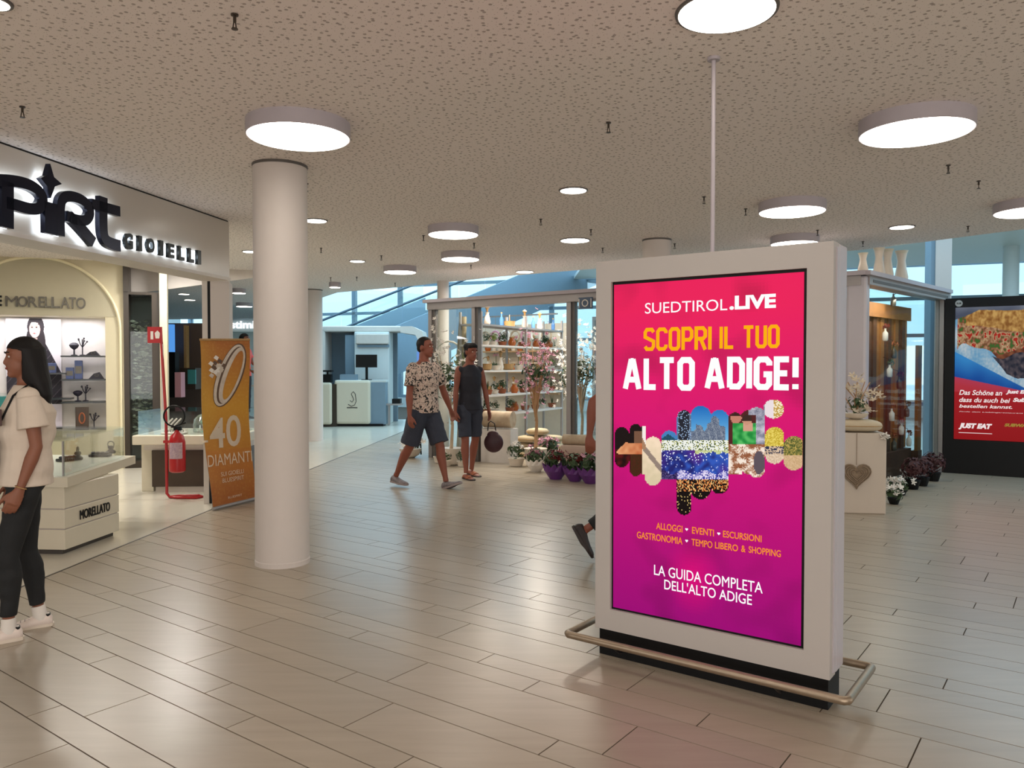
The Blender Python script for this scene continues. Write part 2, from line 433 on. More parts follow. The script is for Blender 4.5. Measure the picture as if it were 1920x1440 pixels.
# ================================================================== CEILING LAMPS AND SPRINKLERS
def big_lamp(px, py, w, label, zb=2.91):
    c = gp(px, py, zb); r = w/2/FPX*c.y*.985
    t = empty('ceiling_lamp', (c.x, c.y, 0), 0, label, 'lamp')
    bm = BM(); lathe(bm, [(r-.012, zb+.004), (r-.004, zb), (r, zb+.004), (r, 3.0)], 64); ob('housing', bm, M['rim'], t, smooth=True)
    bm = BM(); lathe(bm, [(.001, zb-.004), (r-.014, zb-.004), (r-.010, zb+.003)], 64); ob('diffuser', bm, M['glow'], t)
def flush_lamp(px, py, w, label):
    c = gp(px, py, 3.0); r = w/2/FPX*c.y*.985
    t = empty('recessed_lamp', (c.x, c.y, 0), 0, label, 'lamp')
    bm = BM(); lathe(bm, [(r-.012, 2.996), (r-.006, 2.990), (r+.006, 2.992), (r+.008, 3.0)], 48); ob('rim', bm, M['darkrim'], t, smooth=True)
    bm = BM(); lathe(bm, [(.001, 2.988), (r-.008, 2.988), (r-.004, 2.998)], 48); ob('diffuser', bm, M['glow'], t)
big_lamp(560, 258, 192, 'large round surface lamp just above the foreground column')
big_lamp(1717, 250, 200, 'large round surface lamp at upper right, the largest on that side')
big_lamp(1485, 398, 122, 'round surface lamp above the right end of the kiosk')
big_lamp(850, 441, 96, 'round surface lamp hanging highest above the walking couple')
big_lamp(863, 487, 73, 'round surface lamp directly below another, over the flower shop corner')
big_lamp(750, 511, 62, 'small-looking round surface lamp near the escalator handrail')
big_lamp(1490, 458, 88, 'round surface lamp half hidden by the kiosk top edge')
big_lamp(1935, 398, 128, 'round surface lamp cut by the right edge of the picture')
flush_lamp(1362, 20, 184, 'large flush round lamp at the top edge above the hanging rod')
flush_lamp(1075, 356, 52, 'flush round lamp alone left of the hanging rod')
flush_lamp(1078, 450, 56, 'flush round lamp straight above the left corner of the kiosk')
flush_lamp(592, 413, 42, 'flush round lamp peeking out right of the foreground column')
flush_lamp(670, 489, 29, 'tiny flush lamp far back between column and escalator')
flush_lamp(1691, 425, 44, 'flush round lamp above the display window with white vases')
flush_lamp(984, 509, 34, 'flush lamp just above the roof edge of the flower shop')
flush_lamp(470, 471, 30, 'flush lamp left of the foreground column under the ceiling')
flush_lamp(-14, 3, 62, 'flush lamp cut by the top left corner of the picture')
big_lamp(448, 550, 26, 'faint far lamp behind the shop corner, upper of two')
big_lamp(458, 575, 30, 'faint far lamp behind the shop corner, lower of two')
flush_lamp(345, 551, 20, 'far lamp seen through the jewellery shop, upper of two')
flush_lamp(356, 562, 20, 'far lamp seen through the jewellery shop, lower of two')
big_lamp(628, 539, 22, 'very distant pale lamp next to the slim rear column')
sp = [(440, 42), (42, 211), (575, 352), (1141, 240), (1778, 318), (1835, 347), (1320, 376), (1398, 398), (1014, 417), (602, 470), (1108, 436),
      (715, 484), (794, 447), (889, 461), (883, 501), (620, 524), (669, 523), (741, 534), (1533, 437), (1618, 458), (1265, 462), (1130, 470), (1815, 430)]
proto = None
for px, py in sp:
    c = gp(px, py, 2.965)
    if proto is None:
        proto = empty('ceiling_sprinkler', (0, 0, 0), 0, 'small dark sprinkler head hanging from the perforated ceiling', 'sprinkler', 'sprinkler heads on the ceiling')
        bm = BM(); cyl(bm, (0, 0, .0), (0, 0, .035), .007, n=8); cyl(bm, (0, 0, .028), (0, 0, .035), .016, n=10); ob('pipe', bm, M['darkbrown'], proto)
        bm = BM(); cyl(bm, (0, 0, -.03), (0, 0, -.026), .014, n=10); cyl(bm, (-.009, 0, -.028), (-.004, 0, .002), .003, n=6); cyl(bm, (.009, 0, -.028), (.004, 0, .002), .003, n=6); ob('deflector', bm, M['darkbrown'], proto)
        o = proto
    else: o = copy_tree(proto)
    o.location = c
    o.rotation_euler = (0, 0, R.random()*3)

# ================================================================== KIOSK
KV = 3.535
K = Plane(UV(-2.056, KV), D1)          # front face plane, x=0 at its left edge
KW = 1.165
kiosk = empty('advertising_kiosk', K.P, K.rot, 'freestanding white digital kiosk with a bright pink screen on a black foot', 'kiosk')
sx0, sz0 = K.hit(1150, 1140); sx1, sz1 = K.hit(1514, 506)
sxa, sza = K.hit(1150, 528); sxb, szb = K.hit(1513, 1216)
S0, S1 = (sx0+sxa)/2, (sx1+sxb)/2; Z0, Z1 = (sz0+szb)/2, (sz1+sza)/2
bm = BM(); KB, KT, TH = .142, 2.03, .20
def kframe(y0, y1, ins=0.0):
    b = BM()
    box(b, ins, S0-.0, y0, y1, KB, KT); box(b, S1, KW-ins, y0, y1, KB, KT)
    box(b, S0, S1, y0, y1, KB, Z0); box(b, S0, S1, y0, y1, Z1, KT)
    return b
ob('front_panel', kframe(-.03, .06), M['kiosk'], kiosk)
ob('rear_panel', bx(0, KW, .075, TH, KB, KT, bev=.006), M['kioskside'], kiosk)
ob('seam', bx(.008, KW-.008, .06, .075, KB+.01, KT-.01), M['black'], kiosk)
ob('plinth', bx(.012, KW-.012, -.005, TH-.02, 0, KB), M['black'], kiosk)
ob('side_trim', bx(KW, KW+.006, .01, .05, KB+.02, KT-.02), M['kioskside'], kiosk)
scr = ob('screen_bezel', bx(S0, S1, -.012, .0, Z0, Z1), M['black'], kiosk)
b_ = .010
def K2(px, py): return K.hit(px, py)
X0, X1, Y0, Y1 = S0+b_*.9, S1-b_*1.6, Z0+b_, Z1-b_*1.4
def bgcol(s, t):
    c = mixc((160, 4, 118), (214, 12, 120), t*1.9) if t < .53 else mixc((214, 12, 120), (240, 32, 92), (t-.5)*2.4)
    n_ = nz2(s*3, t*5.3, 1.6)+.6*nz2(s*6, t*11, 1.3, 4)
    k = 1-.16*max(0, -n_); c = (c[0]*k, c[1]*k, c[2]*k)
    d = math.hypot((s-.5)*.62, (t-.10-.04)*1.0)
    if t < .3:
        g = max(0, 1-math.hypot(s-.46, (t-.135)*1.4)/.16); c = mixc(c, (240, 2, 120), g*.75)
    return c
me = print_mesh('screen', lambda s, t: (X0+(X1-X0)*s, -.0135, Y0+(Y1-Y0)*t), 60, 100, bgcol)
M['screen'] = pmat('screen_glow', .86, 0, .4); M['screen_white'] = emat('screen_white', (255, 255, 255), .9)
M['screen_yellow'] = emat('screen_yellow', (255, 178, 20), .88); M['screen_orange'] = emat('screen_orange', (252, 148, 40), .88)
screen = link_mesh('screen', me, M['screen'], kiosk)
def ktext(s, xl, xr, yl, yr, hl, hr, m, bold=0.0, y=-.015):
    """baseline-to-cap text between pixel positions; yl/yr = vertical centre left/right, hl = cap height px at the left"""
    a, za = K.hit(xl, yl); b, zb = K.hit(xr, yr); _, zt = K.hit(xl, yl-hl/2); _, zbm = K.hit(xl, yl+hl/2)
    h = zt-zbm; zc = (za+zb)/2
    link_mesh('lettering', text_mesh(s, a, b, zc-h/2, zc+h/2, y, .0006, bold), m, screen)
ktext('SUEDTIROL', 1212, 1366, 578, 572, 20, 20, M['screen_white'], 0)
ktext('.LIVE', 1370, 1457, 568, 565, 26, 26, M['screen_white'], .045)
for wd, xa, xb in (('ALLOGGI', 1233, 1282), ('EVENTI', 1300, 1341), ('ESCURSIONI', 1358, 1430)): ktext(wd, xa, xb, 985+(xa-1233)*.122, 985+(xb-1233)*.122, 12.5, 13, M['screen_orange'], .012)
for wd, xa, xb in (('GASTRONOMIA', 1197, 1282), ('TEMPO', 1299, 1338), ('LIBERO', 1343, 1386), ('&', 1392, 1400), ('SHOPPING', 1406, 1466)): ktext(wd, xa, xb, 1002+(xa-1197)*.13, 1002+(xb-1197)*.13, 12.5, 14, M['screen_orange'], .012)
ktext('LA GUIDA COMPLETA', 1229, 1432, 1069, 1099, 19, 20, M['screen_white'], .006)
ktext("DELL'ALTO ADIGE", 1248, 1412, 1095, 1122, 19, 20, M['screen_white'], .006)
for hx, hy in ((1290, 991.5), (1350, 999.5), (1290, 1013)):
    cx, cz = K.hit(hx, hy); bm = BM()
    pts = [(cx+.0075*(16*math.sin(a)**3)/16, cz+.0075*(13*math.cos(a)-5*math.cos(2*a)-2*math.cos(3*a)-math.cos(4*a))/16) for a in [2*PI*i/20 for i in range(20)]]
    prism(bm, pts, -.016, -.0152, 'y'); ob('heart', bm, M['screen_white'], screen)
GL = {'S': (.52, [[(1,.86),(.8,1),(.2,1),(0,.86),(0,.62),(1,.40),(1,.14),(.8,0),(.2,0),(0,.14)]]), 'C': (.5, [[(1,.80),(1,.88),(.78,1),(.22,1),(0,.88),(0,.12),(.22,0),(.78,0),(1,.12),(1,.22)]]),
 'O': (.5, [[(.5,1),(.22,1),(0,.88),(0,.12),(.22,0),(.78,0),(1,.12),(1,.88),(.78,1),(.48,1)]]), 'P': (.5, [[(0,-.06),(0,1),(.75,1),(1,.86),(1,.58),(.75,.44),(0,.44)]]), 'R': (.52, [[(0,-.06),(0,1),(.75,1),(1,.86),(1,.60),(.75,.48),(0,.48)], [(.5,.48),(1,-.06)]]),
 'I': (.0, [[(.5,-.06),(.5,1.06)]]), 'L': (.40, [[(0,1.06),(0,0),(1.05,0)]]), 'T': (.56, [[(-.04,1),(1.04,1)],[(.5,1),(.5,-.06)]]), 'U': (.5, [[(0,1.06),(0,.12),(.22,0),(.78,0),(1,.12),(1,1.06)]]),
 'A': (.60, [[(-.02,-.08),(.44,1.04)],[(1.02,-.08),(.56,1.04)],[(.38,.97),(.62,.97)],[(.22,.27),(.78,.27)]]), 'D': (.5, [[(0,-.04),(0,1),(.70,1),(1,.82),(1,.18),(.70,0),(-.02,0)]]), 'G': (.5, [[(1,.78),(1,.88),(.78,1),(.22,1),(0,.88),(0,.12),(.22,0),(.78,0),(1,.12),(1,.46),(.55,.46)]]),
 'E': (.42, [[(1.1,1),(0,1),(0,0),(1.1,0)],[(0,.5),(.95,.5)]]), '!': (.0, [[(.5,.36),(.5,1.06)],[(.5,-.06),(.5,.12)]])}
def kblock(s_, xl, xr, yl, yr, hl, m, sw):
    a, _ = K.hit(xl, yl); b_2, _ = K.hit(xr, yr); zc = (K.hit(xl, yl)[1]+K.hit(xr, yr)[1])/2; h = K.hit(xl, yl-hl/2)[1]-K.hit(xl, yl+hl/2)[1]
    w_ = sw*h; gap = sw*.62+.0; tot = 0
    adv = []
    for ch in s_:
        d_ = .30 if ch == ' ' else GL[ch][0]+sw; adv.append(d_); tot += d_+(.11 if ch != ' ' else 0)
    fx = (b_2-a)/((tot-.11-(.07 if 'LT' in s_ else 0)+.05*s_.count('A'))*h); x = a; bm = BM()
    for ch, d_ in zip(s_, adv):
        if ch != ' ':
            gw, strokes = GL[ch]
            for st in strokes:
                P_ = [Vector((x+(sw/2+gw*px_)*h*fx, zc-h/2+(sw/2+(1-sw)*pz_)*h, 0)) for px_, pz_ in st]
                Ls, Rs = [], []
                for i, p in enumerate(P_):
                    d0 = (P_[i]-P_[i-1]).normalized() if i else (P_[1]-P_[0]).normalized(); d1_ = (P_[i+1]-P_[i]).normalized() if i < len(P_)-1 else d0
                    t_ = (d0+d1_).normalized(); n_ = Vector((-t_.y, t_.x, 0)); k_ = 1/max(.5, abs(n_.dot(Vector((-d0.y, d0.x, 0)))))
                    Ls.append(p+n_*w_/2*k_); Rs.append(p-n_*w_/2*k_)
                for i in range(len(P_)-1):
                    bm.faces.new([bm.verts.new((q.x, -.0152, q.y)) for q in (Ls[i], Ls[i+1], Rs[i+1], Rs[i])])
        x += (d_+(.11 if ch != ' ' else 0)-(.07 if ch == 'L' and 'LT' in s_ else -.05 if ch == 'A' else 0))*h*fx
    ob('lettering', bm, m, screen)
for wd, xa, xb in (('SCOPRI', 1210, 1336), ('IL', 1352, 1379), ('TUO', 1395, 1463)):
    kblock(wd, xa, xb, 637-(xa-1210)*.026, 637-(xb-1210)*.026, 43, M['screen_yellow'], .155)
for wd, xa, xb in (('ALTO', 1172, 1304), ('ADIGE!', 1325, 1498)):
    kblock(wd, xa, xb, 701-(xa-1172)*.006, 701-(xb-1172)*.006, 60, M['screen_white'], .18)
# collage of rounded columns of little pictures (flat picture on the screen)
cols = [  # x0,x1,ytop,ybot in collage pixels, rounded top / bottom
 (75, 240, 355, 735, 1, 1), (240, 372, 325, 820, 1, 1), (365, 414, 350, 800, 0, 0), (400, 572, 445, 908, 1, 1), (570, 730, 388, 845, 1, 0), (728, 870, 195, 1187, 1, 1),
 (862, 1056, 155, 1038, 1, 1), (1050, 1217, 192, 985, 1, 1), (1215, 1340, 215, 800, 1, 0), (1330, 1460, 195, 800, 1, 1), (1395, 1538, 168, 832, 1, 1), (1528, 1700, 95, 275, 1, 1),
 (1542, 1704, 355, 702, 1, 1), (1700, 1866, 440, 762, 1, 1)]
def collage(s, t):
    x = 70+s*1800; y = 1200-t*1120
    hit = False
    for x0, x1, y0, y1, rt, rb in cols:
        if x0 <= x <= x1 and y0 <= y <= y1:
            r = (x1-x0)/2; cx = (x0+x1)/2; ok = True
            if rt and y < y0+r and math.hypot(x-cx, y-(y0+r)) > r: ok = False
            if rb and y > y1-r and math.hypot(x-cx, y-(y1-r)) > r: ok = False
            if ok: hit = True; break
    if not hit: return None
    q = R.random(); n1 = nz2(x, y, .02); n2 = nz2(x, y, .006, 3)
    if x < 372:
        if 500+(x-100)*.02 < y < 615 and x > 95+abs(y-590)*1.1: return mixc((236, 170, 120), (190, 100, 60), (x-95)/330+n1*.5)
        if x > 290 and 390 < y < 520: return (120, 84, 64)
        if x > 250 and y > 600: return mixc((80, 34, 20), (60, 40, 16), q)
        return (26, 14, 14) if y < 560 else mixc((90, 16, 18), (30, 6, 6), .5+n1)
    if x < 414 and y < 560: return (250, 240, 232) if y < 530-(414-x)*2 else (170, 130, 100)
    if x < 572:
        if abs(y-(560+(x-400)*1.15)) < 34: return (150, 132, 120)
        return mixc((252, 226, 196), (222, 204, 168), (y-445)/400+n1*.4)
    if x < 1217:
        if y < 482:
            if x < 735: return (70, 130, 190) if y < 420+40*abs(x-640)/60 else mixc((24, 70, 92), (40, 90, 110), q)
            if x < 864: return mixc((22, 22, 30), (150, 176, 210), (1 if q > .78 else .1)+(.5 if abs(x-795) > 52 else 0))
            m1 = 330+abs(x-945)*.9 if x < 1010 else 245+abs(x-1090)*1.5
            m1 += n1*60
            if y > m1 and x < 1190: return mixc((84, 96, 120), (150, 158, 170), q*.7+(.3 if (x-y*.3) % 60 < 20 else 0))
            return mixc((30, 110, 190), (120, 190, 232), (y-160)/300)
        if y < 570:
            return (244, 246, 236) if q > .34 else ((70, 90, 60) if q > .12 else (180, 180, 90))
        if y < 600+n1*30 and x > 900: return mixc((180, 190, 110), (230, 236, 200), q)
        if y < 780+20*math.sin(x*.03):
            c = mixc((30, 34, 110), (50, 90, 190), (x-570)/640+n1)
            if y < 670 and q > .9: return (230, 236, 255)
            if q > .955: return (180, 190, 240)
            return mixc(c, (90, 40, 140), max(0, n2*1.5))
        if y < 850: return mixc((60, 60, 160), (236, 226, 250), (1 if q > .62 else .25+n1)) if x > 735 else mixc((30, 24, 70), (120, 100, 160), q*q)
        if y < 965: return (24, 12, 10) if q < .55 else mixc((200, 90, 30), (250, 220, 150), R.random())
        return (18, 8, 8) if q < .93 else (220, 190, 120)
    if x < 1540:
        if y < 520:
            if x > 1460 or (x > 1400 and y < 240): return mixc((120, 122, 140), (206, 202, 214), .5+n1+.4*(q-.5))
            if math.hypot(x-1385, (y-285)*.9) < 44: return (60, 40, 34) if y < 300 else (206, 150, 124)
            if y > 320 and 1258 < x < 1460: return mixc((30, 140, 60), (90, 190, 100), .5+n1*1.5) if abs(x-1390) > 40 or y > 390 else (214, 160, 136)
            if math.hypot(x-1285, y-270) < 50: return (200, 130, 110) if y > 250 else (60, 34, 30)
            return (84, 34, 34)
        if x > 1440 and math.hypot((x-1490)*1.0, (y-690)*.45) < 50: return (96, 84, 92)
        return mixc((150, 90, 60), (252, 236, 220), .5+n1*1.6+(q-.5)*1.2)
    if y < 280: return (240, 226, 228) if x < 1612 else ((200, 160, 80) if q > .4 else (250, 236, 200))
    if x < 1702: return mixc((190, 160, 40), (244, 222, 110), q) if y < 540 else ((50, 56, 80) if y < 610 and q > .5 else mixc((210, 180, 150), (240, 216, 190), q))
    return mixc((70, 84, 40), (200, 170, 90), q) if y < 620 else mixc((200, 164, 120), (226, 190, 150), q)
C = [K.hit(1140+px/5.0526, 730+py/5.0526) for px, py in ((70, 1200), (1870, 1200), (1870, 80), (70, 80))]
def Pc(s, t):
    x = (C[0][0]*(1-s)+C[1][0]*s)*(1-t)+(C[3][0]*(1-s)+C[2][0]*s)*t
    z = (C[0][1]*(1-s)+C[1][1]*s)*(1-t)+(C[3][1]*(1-s)+C[2][1]*s)*t
    return (min(x, X1), -.0150, z)
link_mesh('collage', print_mesh('collage', Pc, 190, 118, collage), M['screen'], screen)
# hanging rod to the ceiling and the steel guard rail
rp = gp(1338, 108, 3.0); rx, ry = (rp-K.P).dot(K.e), -(rp-K.P).dot(K.n)
ry = max(.06, min(ry, TH-.04)); 
rod = empty('ceiling_rod', K.P+K.e*rx-K.n*ry, K.rot, 'thin grey cable rod running from the kiosk top up to the ceiling', 'rod')
bm = BM(); cyl(bm, (0, 0, KT), (0, 0, 3.0), .0105, n=14); ob('pole', bm, M['rim'], rod, smooth=True)
bm = BM(); cyl(bm, (0, 0, 2.985), (0, 0, 3.0), .03, n=20); ob('ceiling_rose', bm, M['rim'], rod)
rail = kiosk
RZ, o_ = .118, .10
def sqtube(bm, p, q, w=.014, h=.014):
    p, q = Vector(p), Vector(q); d = (q-p).normalized(); s = Vector((-d.y, d.x, 0))
    vs = []
    for c in (p, q):
        for a, b in ((-1, -1), (1, -1), (1, 1), (-1, 1)): vs.append(bm.verts.new(c+s*a*w+Vector((0, 0, b*h))))
    for k in range(4): bm.faces.new((vs[k], vs[(k+1) % 4], vs[4+(k+1) % 4], vs[4+k]))
    bm.faces.new(vs[3::-1]); bm.faces.new(vs[4:])
bm = BM(); ya, yb = -.15, TH+.11
rp_ = [(-o_, ya, RZ), (KW+o_, ya, RZ), (KW+o_, yb, RZ), (-o_, yb, RZ)]
pts = []
for i in range(4):
    a, b = Vector(rp_[i]), Vector(rp_[(i+1) % 4]); d = (b-a).normalized()
    pts += [a+d*.014, a+d*.03, b-d*.03, b-d*.014]
tube(bm, pts, .0185, n=12, closed=True); ob('guard_rail', bm, M['steel'], rail, smooth=True)
for x in (.17, KW-.2):
    bm = BM(); tube(bm, [(x, ya, RZ-.01), (x+.01, ya+.05, RZ-.05), (x+.01, -.005, RZ-.06)], .008, n=8); ob('bracket', bm, M['blackmetal'], rail)
    bm = BM(); tube(bm, [(x, yb, RZ-.01), (x, yb-.05, RZ-.05), (x, TH-.02, RZ-.06)], .008, n=8); ob('bracket', bm, M['blackmetal'], rail)
# ================================================================== PEOPLE
def remeshed(name, bm, voxel, m, parent, smooth_it=3, post=None):
    me = bpy.data.meshes.new('tmp'); bmesh.ops.recalc_face_normals(bm, faces=bm.faces); bm.to_mesh(me); bm.free()
    o = bpy.data.objects.new('tmp', me); COL.objects.link(o)
    r = o.modifiers.new('r', 'REMESH'); r.mode = 'VOXEL'; r.voxel_size = voxel; r.adaptivity = 0
    if smooth_it:
        s = o.modifiers.new('s', 'SMOOTH'); s.factor = .5; s.iterations = smooth_it
    dg = bpy.context.evaluated_depsgraph_get(); dg.update()
    m2 = bpy.data.meshes.new_from_object(o.evaluated_get(dg)); bpy.data.objects.remove(o); bpy.data.meshes.remove(me)
    m2.name = name
    if post: post(m2)
    return link_mesh(name, m2, m, parent, smooth=True)
def rotx(v, a):   # swing forward (+y) by a
    return Vector((v.x, v.y*math.cos(a)-v.z*math.sin(a), v.y*math.sin(a)+v.z*math.cos(a)))
def limbdir(fwd, out, side):
    """direction of a limb from straight down: fwd radians forward, out radians sideways (side +1 right, -1 left)"""
    return Vector((side*math.sin(out), math.sin(fwd)*math.cos(out), -math.cos(fwd)*math.cos(out))).normalized()
def seg_secs(p, q, prof, flat=1.0):
    x, y = frame_of(q-p)
    return [(p+(q-p)*t, x*r, y*r*flat) for t, r in prof]
def person(pos, yaw, H, label, P, group=None):
    """P: pose and dress. Local +y = facing, +x = the person's right."""
    k = H/1.75; g = P.get('w', 1.0); fem = P.get('female', False); vx = P.get('voxel', .009)
    root = empty('person', pos, yaw, label, 'person', group)
    # joints
    hipw = .088*k*(1.05 if fem else 1); shw = (.165 if fem else .192)*k
    lean = P.get('lean', 0)
    pel = Vector((0, 0, .95*k)); up = Vector((0, math.sin(lean), math.cos(lean)))
    chest = pel+up*.32*k; neck = pel+up*.545*k
    hd = neck+up*.04*k; 
    hy = P.get('head_yaw', 0); hp = P.get('head_pitch', 0)
    HR = Matrix.Rotation(hy, 3, 'Z') @ Matrix.Rotation(hp, 3, 'X')
    hc = neck+up*.05*k+HR @ Vector((0, .022*k, .095*k))
    J = {}
    for s, n in ((1, 'r'), (-1, 'l')):
        sh = neck-up*.082*k+Vector((s*shw, 0, 0)); J['sh'+n] = sh
        a = P['arm_'+n]; el = sh+limbdir(a[0], a[1], s)*.285*k; J['el'+n] = el
        wr = el+limbdir(a[2], a[3], s)*.255*k; J['wr'+n] = wr; J['hd'+n] = limbdir(a[2]+.08, a[3]-.05, s)
        hip = pel+Vector((s*hipw, 0, -.03*k)); J['hip'+n] = hip
        l = P['leg_'+n]; kn = hip+limbdir(l[0], l[1], s)*.43*k; J['kn'+n] = kn
        an = kn+limbdir(l[2], l[3], s)*.41*k; J['an'+n] = an
    low = min(J['anr'].z-P.get('lift_r', 0), J['anl'].z-P.get('lift_l', 0))
    dz = .075*k-low
    for q in J:
        if q[:2] != 'hd': J[q] = J[q]+Vector((0, 0, dz))
    pel.z += dz; chest.z += dz; neck.z += dz; hc.z += dz
    X = Vector((1, 0, 0)); Y = Vector((0, math.cos(lean), -math.sin(lean)))
    # ---- body: one continuous surface
    bm = BM()
    sh_w = shw/k; ch = .145 if fem else .16
    T = [(pel-up*.09*k, .07, .06), (pel-up*.05*k, .135 if not fem else .14, .10), (pel+up*.04*k, .15 if not fem else .152, .105), (pel+up*.14*k, .13 if not fem else .115, .092), (pel+up*.28*k, ch, .108),
         (pel+up*.40*k, ch+.01, .105), (pel+up*.47*k, ch-.012, .085), (pel+up*.515*k, .092, .065), (pel+up*.545*k, .058, .055)]
    loft(bm, [(c, X*a*k*g, Y*b*k*g) for c, a, b in T], 20)
    # neck and head
    nk = neck-up*.04*k; ntop = hc+HR @ Vector((0, -.02*k, -.06*k))
    tube(bm, [nk, ntop], [.06*k, .053*k], 14)
    ell(bm, hc+HR @ Vector((0, -.008*k, .025*k)), (.074*k, .092*k, .092*k), HR, 20, 14)
    ell(bm, hc+HR @ Vector((0, .026*k, -.04*k)), (.056*k, .063*k, .075*k), HR)
    ell(bm, hc+HR @ Vector((0, .060*k, -.088*k)), (.028*k, .027*k, .024*k), HR)       # chin
    tube(bm, [hc+HR @ Vector((0, .078*k, .018*k)), hc+HR @ Vector((0, .093*k, -.022*k))], [.008*k, .012*k], 8, round_ends=True)   # nose
    for s in (1, -1):
        ell(bm, hc+HR @ Vector((s*.074*k, -.008*k, .0)), (.011*k, .019*k, .032*k), HR, 10, 8)      # ears
        ell(bm, hc+HR @ Vector((s*.032*k, .07*k, .034*k)), (.026*k, .016*k, .009*k), HR, 10, 6)    # brow ridge
    ell(bm, hc+HR @ Vector((0, .078*k, -.055*k)), (.024*k, .013*k, .010*k), HR, 10, 8)   # lips
    for s, n in ((1, 'r'), (-1, 'l')):
        sh, el, wr = J['sh'+n], J['el'+n], J['wr'+n]; af = .88 if fem else 1.0
        ell(bm, sh+Vector((-s*.012*k, 0, .0)), (.056*k*af, .055*k*af, .056*k*af))
        loft(bm, seg_secs(sh, el, [(0, .050*k*af), (.35, .052*k*af), (.75, .041*k*af), (1, .037*k*af)]), 14)
        ell(bm, el, (.038*k*af,)*3)
        loft(bm, seg_secs(el, wr, [(0, .038*k*af), (.3, .042*k*af), (.7, .031*k*af), (1, .024*k*af)]), 14)
        # hand: palm, four fingers, thumb
        d = J['hd'+n]; side = Vector((s, 0, 0)); fw = side.cross(d).normalized()*s if True else None
        fw = Vector((0, 1, 0))-d*d.y; fw.normalize(); inn = d.cross(fw).normalized()   # fw: thumb side (forward)
        if inn.x*s > 0: inn = -inn                                                     # inn: palm faces the body
        pw = wr+d*.085*k
        loft(bm, [(wr-d*.01*k, fw*.026*k, inn*.019*k), (wr+d*.03*k, fw*.036*k, inn*.019*k), (pw, fw*.041*k, inn*.015*k)], 12)
        grip = P.get('grip_'+n, .35)
        for f_i, (off, ln) in enumerate(((.030, .070), (.010, .078), (-.010, .073), (-.029, .058))):
            b0 = pw+fw*off*k-d*.01*k; pts = [b0-d*.02*k, b0]; dd = d.copy(); L_ = ln*k/3
            for jj in range(3):
                ang = grip*(.6+.3*jj); dd = (dd*math.cos(ang)+inn*math.sin(ang)).normalized(); pts.append(pts[-1]+dd*L_*(1.25 if jj == 0 else .95))
            tube(bm, pts, [.0095*k, .0095*k, .009*k, .0083*k, .0072*k], 8, round_ends=True)
        t0 = wr+d*.025*k+fw*.022*k; td = (d*.75+fw*.6+inn*.25).normalized(); t1 = t0+td*.045*k; t2 = t1+(d*.9+fw*.25+inn*.3).normalized()*.032*k; t3 = t2+(d+inn*.3).normalized()*.022*k
        tube(bm, [t0, t1, t2, t3], [.014*k, .0115*k, .0105*k, .009*k], 8, round_ends=True)
        hip, kn, an = J['hip'+n], J['kn'+n], J['an'+n]
        loft(bm, seg_secs(hip, kn, [(-.05, .075*k*g), (.1, .083*k*g), (.5, .070*k*g), (.85, .055*k), (1, .052*k)]), 16)
        ell(bm, kn, (.052*k,)*3)
        x_, y_ = frame_of(an-kn); back = -Vector((0, 1, 0))
        loft(bm, [(kn+(an-kn)*t+back*o_*k, x_*r*k, y_*r*k) for t, r, o_ in ((0, .050, 0), (.28, .056, .014), (.6, .042, .008), (.88, .031, 0), (1.0, .033, 0))], 16)
        l = P['leg_'+n]; fp = l[4] if len(l) > 4 else 0; ty = l[5] if len(l) > 5 else 0.05
        fd = Vector((s*math.sin(ty)*math.cos(fp), math.cos(ty)*math.cos(fp), -math.sin(fp))); fu = X.cross(fd).normalized()
        if fu.z < 0 and abs(fp) < 1.3: fu = -fu
        J['fd'+n], J['fu'+n] = fd, fu; fs = fd.cross(fu).normalized(); J['fs'+n] = fs
        sol = an-fu*.055*k
        loft(bm, [(sol-fd*.05*k, fs*.024*k, fu*.018*k), (sol-fd*.035*k+fu*.005*k, fs*.031*k, fu*.033*k), (sol+fd*.03*k+fu*.004*k, fs*.034*k, fu*.036*k), (sol+fd*.11*k-fu*.004*k, fs*.042*k, fu*.020*k), (sol+fd*.165*k-fu*.008*k, fs*.034*k, fu*.011*k), (sol+fd*.185*k-fu*.008*k, fs*.014*k, fu*.008*k)], 14)
    body = remeshed('body', bm, vx, P.get('skin', M['skin']), root)
    # ---- eyes, mouth
    for s in (1, -1):
        b = BM(); ell(b, hc+HR @ Vector((s*.031*k, .0755*k, .012*k)), (.0125*k, .006*k, .006*k), HR, 10, 6); ob('eye', b, M['petal_white'], body, smooth=True)
        b = BM(); ell(b, hc+HR @ Vector((s*.031*k, .0785*k, .012*k)), (.0055*k, .003*k, .0055*k), HR, 8, 6); ob('pupil', b, M['hair'], body)
        b = BM(); tube(b, [hc+HR @ Vector((s*.014*k, .087*k, .034*k)), hc+HR @ Vector((s*.032*k, .086*k, .040*k)), hc+HR @ Vector((s*.050*k, .074*k, .036*k))], .0034*k, 6); ob('eyebrow', b, M['hair'], body)
    b = BM(); ell(b, hc+HR @ Vector((0, .0885*k, -.055*k)), (.021*k, .005*k, .0065*k), HR, 10, 6); ob('mouth', b, P.get('lip', mat('lips', (150, 70, 66), .5)), body)
    # ---- hair
    hs = P.get('hair', 'short')
    b = BM()
